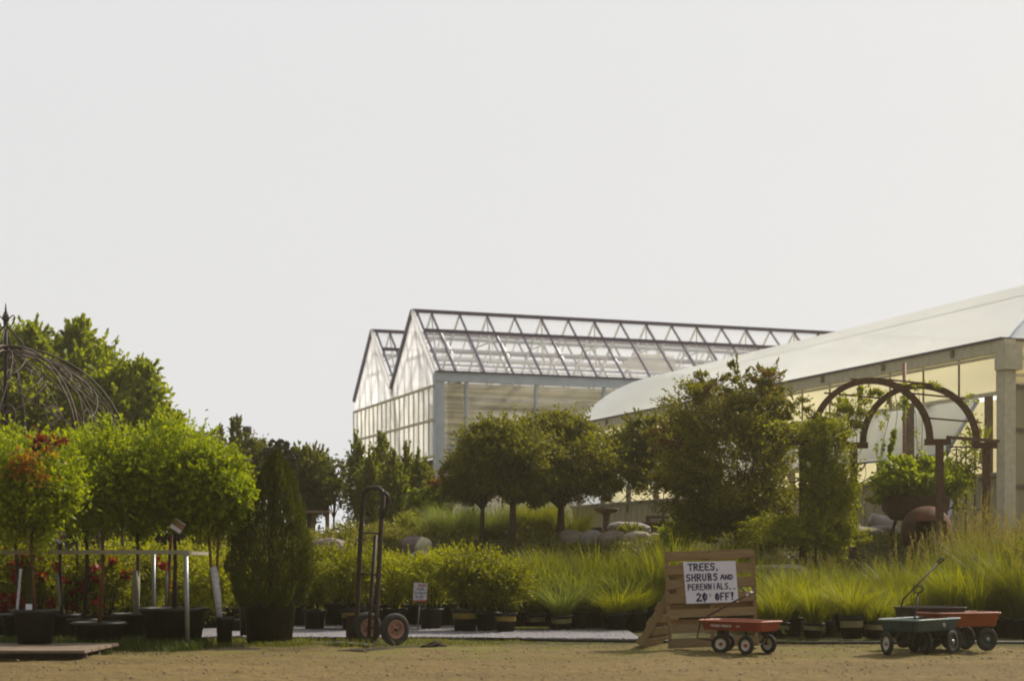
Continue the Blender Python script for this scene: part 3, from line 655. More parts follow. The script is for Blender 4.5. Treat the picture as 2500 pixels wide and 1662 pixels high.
# maple
mp = tree('maple_shrub', 'large dark olive maple shrub with layered airy branches left of the arch', 'shrub', 1800, 28.2,
          [(1780, 1150, 155, 160, 130, 17500), (1730, 1010, 105, 80, 50, 5600), (1850, 1000, 75, 70, 40, 4000), (1880, 1085, 66, 80, 36, 3600), (1680, 1200, 95, 85, 40, 4800), (1850, 1235, 98, 80, 40, 5000), (1720, 1290, 90, 45, 30, 3000), (1800, 925, 35, 40, 10, 420), (1735, 945, 45, 35, 10, 500), (1875, 930, 40, 45, 12, 500), (1950, 1010, 40, 50, 10, 420)],
          (1800, 1290), .07, M['bark_dark'], M['lf_maple'], .075, 70, asp=.38, clump=.3, shell=.3, squash=.5, nb=14)
nr = np.random.default_rng(71); lb = []
for (x, y, a, c, nc, n) in ((1640, 1080, 45, 55, 16, 600), (1660, 1170, 45, 60, 14, 500), (1740, 950, 40, 30, 8, 260), (1870, 925, 45, 40, 10, 300), (1620, 1180, 30, 30, 6, 150)):
    q = P(x, y, 28.0)-mp.location; k = 28/F; lb.append(((q.x, q.y, q.z), (a*k, a*k, c*k), nc, n))
crown('red_tips', nr, lb, .075, M['lf_maple_red'], mp, .38, .35, .3, .5)
# red leaved tree behind potted ones
tree('red_maple', 'red-leaved tree showing above the left potted trees', 'tree', 100, 23.2, [(100, 1115, 62, 55, 30, 3800), (50, 1100, 30, 30, 10, 700), (190, 1050, 16, 45, 8, 300), (130, 1075, 20, 30, 8, 400)], (100, 1200), .03, M['bark_dark'], M['lf_red'], .06, 75)

# ---------------------------------------------------------------- pots
def pot(mb, r, h, taper=.82, th=.012, lip=.02):
    mb.lathe([(0, .002), (r*taper, .002), (r*taper, 0), (r*.985, h-.04), (r+lip, h-.04), (r+lip, h), (r-th, h), (r-th-.01, h-.05), (0, h-.05)], n=24)
def potted(name, label, cat, px, Y, r, h, group=None, mat=None, loc=None, handles=False):
    t = thing(name, label, cat, loc or G(px, Y), 0, group)
    mb = MB(); pot(mb, r, h)
    if handles:
        for s_ in (-1, 1): mb.tube([(s_*(r+.015), -.06, h-.03), (s_*(r+.05), 0, h-.02), (s_*(r+.015), .06, h-.03)], .012, 5)
    p_ = mb.build('pot', mat or M['black_plastic'], t)
    sb = MB(); sb.lathe([(0, h-.045), (r-.03, h-.042)], n=20); sb.build('soil', M['soil'], p_)
    return t
# standard trees in pots, left: (trunk px, Y, pot r, pot h, trunk material, guard, crown px, py, rx, ry, base lift, label)
LT = [(85, 19.0, .235, .40, 'bark_orange', None, 60, 1200, 118, 112, .10, 'bushy tree in black pot on the wooden platform, orange trunk and tall plant tag'),
      (50, 21.6, .25, .36, 'bark_dark', None, -5, 1170, 105, 115, 0, 'leafy potted tree cut by the left edge with dark trunk'),
      (150, 22.2, .24, .34, 'bark_dark', 'guard_old', 150, 1190, 90, 95, 0, 'potted tree with slanting dull trunk guard behind the platform'),
      (205, 21.5, .2, .30, 'bark_dark', None, 225, 1180, 85, 100, 0, 'potted tree with thin dark trunk left of the reddish trunk'),
      (242, 20.4, .31, .30, 'bark_orange', None, 262, 1165, 118, 112, 0, 'potted tree with straight reddish trunk in a wide low pot'),
      (332, 21.2, .30, .38, 'bark', 'guard_old', 340, 1180, 95, 105, 0, 'potted tree with broad grey trunk guard left of the rail post'),
      (425, 20.6, .40, .47, 'bark_dark', None, 425, 1165, 120, 108, 0, 'potted tree in the widest black tub under the diamond tag'),
      (408, 22.8, .3, .36, 'bark_orange', 'guard_old', 470, 1150, 75, 75, 0, 'potted tree with orange bark over a grey guard behind the rail'),
      (536, 20.4, .105, .36, 'bark_orange', 'guard', 520, 1195, 88, 95, 0, 'twin-stemmed potted tree with bright white trunk wrap')]
for i, (px, Y, r, h, bk, gd, cx, cy, rx, ry, lift, lab) in enumerate(LT):
    b = G(px if i != 8 else 548, Y, lift); t = potted('potted_tree', lab, 'potted tree', px, Y, r, h, 'standard trees in pots behind the rail', loc=b, handles=(i in (0, 4, 6)))
    k = Y/F; nr = np.random.default_rng(100+i); c = P(cx, cy, Y)-b; tx = P(px, 0, Y).x-b.x
    zt = c.z-ry*k*.75; mb = MB(); rgp = random.Random(100+i)
    if i == 8:
        for sx_ in (-.03, .035):
            mb.tube([(tx+sx_*.6, 0, h-.06), (tx-.07+sx_, 0, .9), (c.x+sx_*2.5, 0, zt+.15)], [.02, .02, .014], 7)
            mb.tube([(c.x+sx_*2.5, 0, zt+.15), (c.x+sx_*6, .05, c.z+.2)], [.014, .005], 6)
    else: limbs(mb, rgp, (tx, 0, h-.06), (tx+(c.x-tx)*.3, 0, zt), .026, 7, rx*k*.8, ry*k*1.2)
    tr = mb.build('trunk', M[bk], t)
    if gd:
        g0, g1 = (h-.03, h+.55 if i != 8 else .98); g_ = MB(); tilt = {2: -.06, 8: -.075}.get(i, 0)
        wg = {5: .05, 8: .048}.get(i, .032)
        g_.tube([(tx, 0, g0), (tx+tilt*.4, 0, (g0+g1)/2), (tx+tilt, 0, g1)], [wg*.8, wg*1.0, wg], 10); g_.build('trunk_guard', M[gd], tr)
    crown('crown', nr, [((c.x, c.y, c.z), (rx*k*1.02, rx*k, ry*k*1.08), 90, 8500), ((c.x, c.y, c.z-ry*k*.25), (rx*k*.9, rx*k*.8, ry*k*.95), 40, 4200)]+[((c.x+nr.uniform(-.8, .8)*rx*k, c.y+nr.uniform(-.4, .4)*rx*k, c.z+nr.uniform(-.6, .75)*ry*k), (rx*k*nr.uniform(.4, .6), rx*k*.5, ry*k*nr.uniform(.4, .6)), 14, 1300) for _ in range(2)], .068, M['lf_bright'], t, .5, .34, .4)
    if i == 0:
        q = P(85, 1140, 18.5)-b; crown('orange_leaves', nr, [((q.x, q.y, q.z), (.3, .14, .2), 16, 380)], .065, M['lf_orange'], t, .5, .6, .2)
        q = P(115, 1085, 18.8)-b; crown('red_leaves', nr, [((q.x, q.y, q.z), (.22, .1, .09), 10, 240)], .065, M['lf_red'], t, .5, .6, .2)
        g_ = MB(); g_.box((-.02, -.16, .62), (.075, .006, .56)); g_.build('plant_tag', M['lf_dark'], t)
        g_ = MB(); g_.box((-.02, -.166, .40), (.072, .006, .13)); g_.build('tag_foot', M['paper'], t)
        g_ = MB(); g_.box((-.17, -.05, .62), (.03, .008, .5), Matrix.Rotation(.09, 3, 'Y')); g_.build('white_stake', M['guard'], t)
# wooden platform at the left
t = thing('wooden_platform', 'low weathered wooden platform under the leftmost pot', 'platform', (-5.6, 18.4, 0))
mb = MB()
for k in range(5): mb.box((-.45, -.62+k*.31, .085), (2.9, .27, .03))
mb.build('deck_boards', M['wood_grey'], t)
for yy in (-.55, 0, .55): mb = MB(); mb.box((-.45, yy, .035), (2.84, .09, .068)); mb.build('bearer', M['wood_dark'], t)
# metal rail
t = thing('display_rail', 'galvanised pipe rail running along the left potted trees', 'rail', G(458, 19.6))
b = t.location; zt = P(0, 1347, 19.6).z
mb = MB(); mb.tube([(0, 0, 0), (-.02, 0, zt-.02)], .028, 10); mb.build('post', M['galv'], t)
mb = MB(); q = P(375, 0, 22.6); mb.tube([(q.x-b.x, 3.0, 0), (q.x-b.x, 3.0, zt)], .028, 10); mb.build('post', M['galv'], t)
mb = MB(); q = P(-120, 0, 19.6); mb.tube([(q.x-b.x, 0, 0), (q.x-b.x, 0, zt)], .028, 10); mb.build('post', M['galv'], t)
mb = MB(); mb.box((-1.45, 0, zt), (2.95, .05, .05)); mb.build('rail', M['guard_old'], t)
mb = MB(); mb.box((-.21, 1.5, zt-.01), (.045, 3.0, .045), Matrix.Rotation(.07, 3, 'Z')); mb.build('rail', M['guard_old'], t)
# diamond tags
for (x, y, Y, lab, s_) in ((434, 1283, 20.2, 'tilted white and red card tag hanging in the right potted trees', .15), (142, 1308, 21.2, 'tilted red and white card tag hanging among the left potted trees', .16)):
    q = P(x, y, Y); t = thing('plant_card', lab, 'tag', q)
    Mx = Matrix.Rotation(.62, 3, 'Y') @ Matrix.Rotation(.3, 3, 'Z'); mb = MB(); mb.box((0, 0, 0), (s_, .004, s_*.9), Mx); mb.build('card', M['paper'], t)
    mb = MB(); mb.box(Mx @ Vector((0, -.006, .02)), (s_, .004, s_*.5), Mx); mb.build('red_print', M['rim_pink'], t)
    mb = MB(); mb.tube([(0, 0, .07), (.01, .02, .3)], .003, 4); mb.build('string', M['bark_dark'], t)

# conical evergreen
t = potted('conical_evergreen', 'large dark conical evergreen in a big black pot', 'evergreen', 658, 20.9, .345, .55, handles=True)
k = 20.9/F; b = t.location; nr = np.random.default_rng(200); n = 26000
hh0, hh1 = .50, P(0, 1098, 20.9).z
u = nr.uniform(0, 1, n)**1.3; zz = hh0+(hh1-hh0)*u
prof = np.interp(u, [0, .08, .25, .42, .6, .8, .92, 1], [.37, .47, .53, .50, .39, .24, .11, .01])
aa = nr.uniform(0, 2*PI, n); lump = 1+.10*np.sin(aa*5+u*9)+.07*np.sin(aa*11-u*23)
rr_ = prof*lump*nr.uniform(.55, 1, n)**.35
lean = .07*u*u+.03*u
pts = np.stack([np.cos(aa)*rr_+lean, np.sin(aa)*rr_, zz], 1); od = np.stack([np.cos(aa)*.5, np.sin(aa)*.5, np.ones(n)*1.1], 1)
v, f = leaves(nr, pts, .075, .22, od, .45); link('foliage', npm('foliage', v, f), M['lf_conifer'], t)
mb = MB(); mb.tube([(0, 0, .45), (.05, 0, 1.9), (.1, 0, hh1-.1)], [.04, .03, .008], 8); mb.build('trunk', M['bark_dark'], t)
potted('empty_pot', 'black pot standing just behind the conical evergreen pot', 'pot', 606, 22.3, .13, .56)
t = potted('small_pot', 'pale label block in a low pot between white wrapped tree and evergreen', 'pot', 577, 24.0, .14, .2)

# ---------------------------------------------------------------- gazebo
gz = thing('iron_gazebo', 'wrought iron gazebo dome with scrolls and spear finial at the left edge', 'gazebo', (P(14, 0, 24).x, 24, 0))
Rg = 1.68; zb = P(0, 1115, 24).z; zt = P(0, 857, 24).z; k = 24/F
for j in range(8):
    a = 2*PI*j/8+.12
    for off in (0, .07):
        mb = MB(); pts = []
        for i in range(13):
            th = PI/2*i/12; pts.append(((Rg+off)*math.cos(th)*math.cos(a), (Rg+off)*math.cos(th)*math.sin(a), zb+(zt+off-zb)*math.sin(th)))
        mb.tube(pts, .016, 6)
        if off == 0: mb.tube([(Rg*math.cos(a), Rg*math.sin(a), 0), pts[0]], .02, 6)
        mb.build('rib', M['iron_pale'], gz)
for j in range(8):      # scroll panels on the dome
    a0 = 2*PI*j/8+.12; da = 2*PI/8; mb = MB()
    def dome(u, v):     # u across panel, v up
        a = a0+da*(.5+u*(.5)); th = PI/2*v; return Vector((Rg*math.cos(th)*math.cos(a), Rg*math.cos(th)*math.sin(a), zb+(zt-zb)*math.sin(th)))
    for sg in (-1, 1):
        for (v0, A) in ((.08, .7), (.36, .55)):
            mb.tube([dome(sg*A*math.sin(t_*PI*1.5)*(1-.25*t_), v0+.34*t_+.03*math.sin(t_*9)) for t_ in np.linspace(0, 1, 14)], .009, 5)
            mb.tube([dome(sg*(A-.22)+.2*(1-t_*.7)*math.cos(t_*8)*sg, v0+.12+.08*(1-t_*.7)*math.sin(t_*8)) for t_ in np.linspace(0, 1, 16)], .008, 5)
        mb.tube([dome(sg*.9*(1-t_), .02+.9*t_) for t_ in np.linspace(0, 1, 10)], .008, 5)
    mb.build('scroll_panel', M['iron_pale'], gz)
mb = MB()
for zz_ in (zb, zb+.12): mb.tube([((Rg+.01)*math.cos(2*PI*i/40), (Rg+.01)*math.sin(2*PI*i/40), zz_) for i in range(40)], .014, 6, closed=True)
mb.build('ring_beam', M['iron_pale'], gz)
mb = MB(); z1 = P(0, 793, 24).z; z2 = P(0, 770, 24).z; z3 = P(0, 740, 24).z
mb.tube([(0, 0, zb-.1), (0, 0, zt), (0, 0, z1)], [.04, .03, .025], 8)
mb.lathe([(.03, z1-.02), (.035, z1+.02), (.02, z1+.05), (.035, z2-.06), (.05, z2-.03), (.045, z2), (.018, z2+.06), (.004, z3)], n=12); mb.build('finial', M['iron'], gz)
mb = MB()
for j in range(4):
    a = j*PI/2+.05; ca, sa = math.cos(a), math.sin(a)
    mb.tube([(.0, 0, z1), (.24*ca, .24*sa, z1-.26), (.27*ca, .27*sa, z1-.36)], .014, 6)
    mb.tube([((.18+.09*(1-t_*.8)*math.cos(t_*10))*ca, (.18+.09*(1-t_*.8)*math.cos(t_*10))*sa, z1-.42+.09*(1-t_*.8)*math.sin(t_*10)) for t_ in np.linspace(0, 1, 18)], .010, 5)
    mb.tube([((.015+.1*math.sin(t_*PI*.9)+.0*t_)*ca*1.1, (.015+.1*math.sin(t_*PI*.9))*sa*1.1, z1+.05+.09*math.sin(t_*PI*1.4)) for t_ in np.linspace(0, 1, 10)], .010, 5)
mb.build('scrollwork', M['iron'], gz)

# ---------------------------------------------------------------- rose bushes and fill behind the rail
def bush(name, label, cat, px, Y, c, rad, n, leafm, size, seed, bloom=None, nb=0, r=.2, h=.3, group=None, asp=.5, droop=0, clump=.3, blooms=.05):
    t = potted(name, label, cat, px, Y, r, h, group); nr = np.random.default_rng(seed)
    mb = MB()
    for j in range(7):
        a = j*.9; mb.tube([(.03*math.cos(a), .03*math.sin(a), h-.05), (rad[0]*.5*math.cos(a), rad[1]*.5*math.sin(a), c[2]+rad[2]*.4)], [.009, .004], 5)
    mb.build('stems', M['bark_dark'], t)
    crown('foliage', nr, [(c, rad, 60, n), (c, (rad[0]*.6, rad[1]*.6, rad[2]*.8), 20, n//4)], size, leafm, t, asp, clump, .45, 1, droop)
    if bloom: 
        p, o = clumpy(nr, c, (rad[0]*1.03, rad[1]*1.03, rad[2]*1.03), nb, nb*24, .13, .85); p[:, 1] = c[1]-np.abs(p[:, 1]-c[1])-.06; v, f = leaves(nr, p, blooms*1.2, .8, o); link('blooms', npm('blooms', v, f), M[bloom], t)
    return t
RS = [(18, 23.2, 'rose bush with red blooms cut by the left edge'), (88, 22.6, 'rose bush with the densest red blooms behind the tall plant tag'), (170, 23.4, 'rose bush with red blooms below the left card tag'), (262, 23.0, 'rose bush with a few red blooms behind the reddish trunk'), (350, 23.8, 'sparse rose bush with a single red cluster left of the rear rail post')]
for i, (px, Y, lab) in enumerate(RS):
    bush('rose_bush', lab, 'rose bush', px, Y, (0, 0, .78), (.42, .4, .40), 3000, M['lf_shrub'], .06, 300+i, 'bloom_red', (16, 24, 14, 10, 5)[i], group='rose bushes behind the rail', blooms=.06)
YB = [(30, 25.6), (125, 25.8), (220, 25.5), (310, 25.8), (395, 25.2), (455, 25.6), (520, 25.0), (575, 26.0), (60, 26.8), (260, 26.9), (360, 26.6), (480, 26.8), (560, 27.2)]
proto = bush('leafy_shrub', 'yellow-green leafy shrub in the shaded mass behind the left rail', 'shrub', YB[0][0], YB[0][1], (0, 0, .75), (.5, .48, .48), 3400, M['lf_shrub_y'], .06, 320, group='leafy shrubs behind the rail')
for i, (px, Y) in enumerate(YB[1:]): dup(proto, G(px, Y), i*1.3, .9+.22*((i*7) % 5)/5)

for i, (px, Y) in enumerate([(-40, 31), (30, 32), (110, 31), (190, 32.5), (270, 31.5), (345, 32), (415, 31), (480, 32.5), (530, 31.5)]):
    dup(proto, G(px, Y, -.3), i*1.7, 1.45+.3*((i*5) % 4)/4, 'large dim leafy shrub on the plateau behind the left display', 'large shrubs behind the left display')

# ---------------------------------------------------------------- hand truck
t = thing('hand_truck', 'dark brown steel hand truck with pneumatic wheels beside the evergreen', 'hand truck', G(925, 20.65))
def WP(pts, Ys): return [P(a, b_, Ys[0]+(Ys[1]-Ys[0])*i/(len(pts)-1)) for i, (a, b_) in enumerate(pts)]
mb = MB(); loop = [(868, 1560), (872, 1497), (880, 1317), (886, 1214), (890, 1198), (899, 1191), (924, 1191), (933, 1198), (936, 1212), (931, 1272), (920, 1491), (915, 1568)]
mb.tube(WP(loop, (20.9, 20.5)), .03, 8); mb.build('frame', M['dolly'], t, True)
mb = MB(); mb.tube(WP([(936, 1200), (946, 1208), (949, 1222), (944, 1240), (934, 1262)], (20.5, 20.55)), .026, 8); mb.build('handle', M['dolly'], t, True)
mb = MB(); mb.tube(WP([(917, 1306), (904, 1491), (900, 1560)], (20.7, 20.7)), .025, 8); mb.build('centre_bar', M['dolly'], t, True)
for yy in (1300, 1400, 1480):
    f = (yy-1191)/370; mb = MB(); mb.beam(P(889-18*f, yy, 20.88), P(933-14*f, yy+2, 20.52), .03, .02); mb.build('crossbar', M['dolly'], t, True)
mb = MB(); mb.sheet([P(868, 1568, 20.9), P(918, 1572, 20.5), P(898, 1574, 20.2), P(812, 1566, 20.5)], .015); mb.build('toe_plate', M['galv'], t, True)
mb = MB(); mb.sheet([P(846, 1502, 21.0), P(880, 1500, 20.85), P(880, 1566, 20.85), P(846, 1564, 21.0)], .02); mb.build('back_plate', M['dolly'], t, True)
ax = Vector((.60, -.80, 0)); w1 = Vector((P(964, 0, 20.4).x, 20.4, .205)); w2 = Vector((P(897, 0, 20.85).x, 20.85, .205))
mb = MB(); mb.tube([w1, w2], .014, 8); mb.build('axle', M['dolly'], t, True)
def tyre(mb, c, axis, R, w, n=32):
    M3 = axis.to_track_quat('Z', 'Y').to_matrix()
    mb.lathe([(R*.56, -w*.32), (R*.7, -w*.5), (R*.9, -w*.48), (R*.985, -w*.28), (R, 0), (R*.985, w*.28), (R*.9, w*.48), (R*.7, w*.5), (R*.56, w*.32)], c, n, M3)
def rim(mb, c, axis, R, w, n=28, dish=.3):
    M3 = axis.to_track_quat('Z', 'Y').to_matrix()
    mb.lathe([(R*.02, w*dish*.6), (R*.2, w*dish*.8), (R*.24, w*dish*.2), (R*.75, w*dish*.1), (R*.85, w*.42), (R, w*.45), (R, -w*.45), (R*.8, -w*.4), (R*.7, 0), (R*.02, 0)], c, n, M3)
for wc in (w1, w2):
    mb = MB(); tyre(mb, wc, ax, .205, .08); ty = mb.build('wheel', M['rubber'], t, True)
    mb = MB(); rim(mb, wc-t.location, ax, .12, .07); r_ = mb.build('rim', M['rim_pink'], ty)
    mb = MB(); M3 = ax.to_track_quat('Z', 'Y').to_matrix(); mb.lathe([(0, .05), (.022, .045), (.022, .0)], wc-t.location, 12, M3)
    for a in range(5): mb.lathe([(0, .022), (.007, .02), (.007, 0)], wc-t.location+M3 @ Vector((.06*math.cos(a*1.257), .06*math.sin(a*1.257), .01)), 6, M3)
    mb.build('hub', M['dolly'], ty)

# ---------------------------------------------------------------- writing
def textmesh(s, size, bold=.012, ext=.001):
    cu = bpy.data.curves.new('lettering', 'FONT'); cu.body = s; cu.size = size; cu.extrude = ext; cu.align_x = 'CENTER'; cu.align_y = 'CENTER'
    cu.offset = size*bold
    o = bpy.data.objects.new('lettering', cu); C.objects.link(o)
    dg = bpy.context.evaluated_depsgraph_get(); dg.update(); me = bpy.data.meshes.new_from_object(o.evaluated_get(dg))
    bpy.data.objects.remove(o); return me
STR = {'T': [[(0, 1), (1, 1)], [(.5, 1), (.45, 0)]], 'R': [[(.05, 0), (.1, 1), (.75, .95), (.8, .6), (.1, .5)], [(.35, .5), (.9, 0)]],
       'E': [[(.9, 1), (.1, .95), (.1, .05), (.9, 0)], [(.1, .52), (.75, .52)]], 'S': [[(.9, .9), (.4, 1), (.1, .78), (.3, .55), (.75, .45), (.85, .2), (.5, 0), (.05, .1)]],
       'H': [[(.1, 1), (.1, 0)], [(.85, 1), (.85, 0)], [(.1, .5), (.85, .55)]], 'U': [[(.1, 1), (.12, .2), (.4, 0), (.75, .15), (.8, 1)]],
       'B': [[(.1, 0), (.1, 1), (.65, .95), (.7, .65), (.1, .53), (.75, .4), (.8, .1), (.1, 0)]], 'A': [[(0, 0), (.35, 1), (.6, 1), (.95, 0)], [(.1, .45), (.85, .45)]],
       'N': [[(.08, 0), (.1, 1), (.8, .05), (.88, 1)]], 'D': [[(.1, 0), (.1, 1), (.7, .8), (.85, .45), (.6, .1), (.1, 0)]],
       'P': [[(.1, 0), (.1, 1), (.75, .95), (.8, .55), (.1, .45)]], 'I': [[(.5, 1), (.5, 0)]], 'L': [[(.1, 1), (.12, 0), (.85, .02)]],
       '2': [[(.05, .8), (.4, 1), (.8, .75), (.5, .35), (0, 0), (1, .02)]], '0': [[(.45, 1), (.1, .7), (.12, .25), (.45, 0), (.8, .25), (.82, .7), (.45, 1)], [(.4, .8), (.38, .25)]],
       'O': [[(.45, 1), (.1, .7), (.12, .25), (.45, 0), (.8, .25), (.82, .7), (.45, 1)], [(.42, .75), (.42, .3)]], 'F': [[(.9, 1), (.1, .98), (.12, 0)], [(.1, .5), (.7, .52)]],
       '!': [[(.35, 1.02), (.62, 1.02), (.5, .35), (.35, 1.02)], [(.48, .08), (.54, .02)]], ',': [[(.3, .08), (.2, -.12)]], '.': [[(.1, 0), (.5, 0)]],
       '%': [[(.1, .9), (.25, .98), (.2, .75), (.1, .9)], [(.9, 1), (.1, 0)], [(.75, .2), (.9, .28), (.85, .05), (.75, .2)]]}
def marker(mb, s, x, z, w, h, adv, th, rg):
    for ch in s:
        if ch != ' ':
            for st in STR[ch]:
                pts = [(x+(a+rg.uniform(-.04, .04))*w, z+(c+rg.uniform(-.03, .03))*h) for a, c in st]
                for (x0, z0), (x1, z1) in zip(pts[:-1], pts[1:]):
                    d = Vector((x1-x0, z1-z0)); L = d.length+1e-6; nx_, nz_ = -d.y/L*th/2, d.x/L*th/2; ex, ez = d.x/L*th*.35, d.y/L*th*.35
                    mb.add([(x0-ex+nx_, 0, z0-ez+nz_), (x0-ex-nx_, 0, z0-ez-nz_), (x1+ex-nx_, 0, z1+ez-nz_), (x1+ex+nx_, 0, z1+ez+nz_)], [(0, 1, 2, 3)])
        x += adv
# ---------------------------------------------------------------- pallets
def pallet(label, Wd, Hh):
    t = thing('wooden_pallet', label, 'pallet')
    fr_ = [(1343, 1363), (1377, 1401), (1413, 1436), (1449, 1472), (1487, 1508), (1525, 1546), (1559, 1583)]
    rg = random.Random(3)
    mb = MB()
    for (a, c) in fr_:
        z0 = (1583-c)/240*Hh; z1 = (1583-a)/240*Hh; mb.box((Wd/2+rg.uniform(-.008, .008), -.055, (z0+z1)/2), (Wd, .018, z1-z0), Matrix.Rotation(rg.uniform(-.006, .006), 3, 'Y'))
    mb.build('front_boards', M['wood'], t)
    mb = MB()
    for z in (.05, .30, .52, .76, Hh-.06): mb.box((Wd/2, .055, z), (Wd, .018, .09))
    mb.build('back_boards', M['wood'], t)
    for x in (.02, Wd/2, Wd-.02): mb = MB(); mb.box((x, 0, Hh/2), (.042, .09, Hh)); mb.build('stringer', M['wood'], t)
    mb = MB()
    for (a, c) in fr_:
        zc = (1583-(a+c)/2)/240*Hh
        for x in (.02, Wd/2, Wd-.02):
            for dz in (-.03, .03): mb.box((x+rg.uniform(-.008, .008), -.066, zc+dz), (.010, .004, .010))
    mb.build('nail_heads', M['rust'], t)
    return t
pw = P(1850, 0, 19.8).x-P(1632, 0, 19.8).x
pl = pallet('upright wooden pallet carrying the handwritten sale sign', pw, 1.165)
pl.location = (P(1632, 0, 19.8).x, 19.8, 0); pl.rotation_euler = (math.radians(-5), math.radians(-2.2), math.radians(-3))
p2 = pallet('second wooden pallet leaning behind the upright one, foot out to the left', 1.0, 1.15)
s_ = Vector((.47, -.16, .87)).normalized(); b_ = Vector((.34, .94, 0)); b_ = (b_-s_*b_.dot(s_)).normalized(); n3 = s_.cross(b_)*1
rot = Matrix((b_, -n3 if False else (s_.cross(b_)), s_)).transposed()
p2.rotation_euler = rot.to_euler(); p2.location = (P(1562, 0, 20.0).x, 20.0, .03)
# the sign
sg = thing('sale_sign', 'white hand-lettered board on the pallet, trees shrubs and perennials 20% off', 'sign', (0, 0, 0))
sx0, sx1, sz0, sz1 = .235, .875, .50, 1.0
sg.location = pl.location; sg.rotation_euler = pl.rotation_euler
mb = MB(); mb.sheet([(.215, -.078, 1.033), (.235, -.078, .528), (.86, -.078, .528), (.845, -.078, 1.025)], .008); mb.build('board', M['paper'], sg)
mb = MB(); rg_ = random.Random(4)
marker(mb, 'TREES,', .275, .925, .055, .08, .066, .018, rg_)
marker(mb, 'SHRUBS', .245, .80, .052, .08, .065, .017, rg_); marker(mb, 'AND', .66, .805, .042, .055, .052, .015, rg_)
marker(mb, 'PERENNIALS..', .26, .69, .038, .07, .0495, .0135, rg_)
marker(mb, '20', .36, .56, .06, .085, .07, .019, rg_); marker(mb, '%', .51, .60, .03, .035, .05, .006, rg_); marker(mb, 'OFF!', .585, .56, .048, .08, .06, .018, rg_)
mb.add([(.36, 0, .55), (.36, 0, .545), (.47, 0, .540), (.47, 0, .546)], [(0, 1, 2, 3)])
o = mb.build('lettering', M['ink'], sg); o.location = (0, -.0835, 0)
# small plant price sign
q = G(1018, 23.4); t = thing('price_sign', 'small white price sign on a stake before the potted shrubs', 'sign', q); k = 23.4/F
mb = MB(); mb.tube([(.0, 0, 0), (.04, 0, .42)], .008, 6); mb.build('stake', M['galv'], t)
c = P(1027, 1443, 23.4)-q; mb = MB(); mb.sheet([(c.x-.11, 0, c.z-.125), (c.x+.085, 0, c.z-.135), (c.x+.10, 0, c.z+.115), (c.x-.095, 0, c.z+.13)], .006); mb.build('board', M['guard'], t)
mb = MB(); mb.box((c.x-.01, -.006, c.z-.135), (.19, .006, .022)); mb.build('red_edge', M['ink_red'], t)
for (s0, sz, dz, mt, dxx) in (('TREES', .046, .085, 'ink_red', .02), ('Gold', .05, .035, 'ink_blue', .0), ('Coneflower', .038, -.02, 'ink_blue', .0), ('25.99', .052, -.078, 'ink_blue', -.02)):
    o = link('lettering', textmesh(s0, sz), M[mt], t); o.location = (c.x+dxx, -.007, c.z+dz); o.rotation_euler = (PI/2, 0, 0)

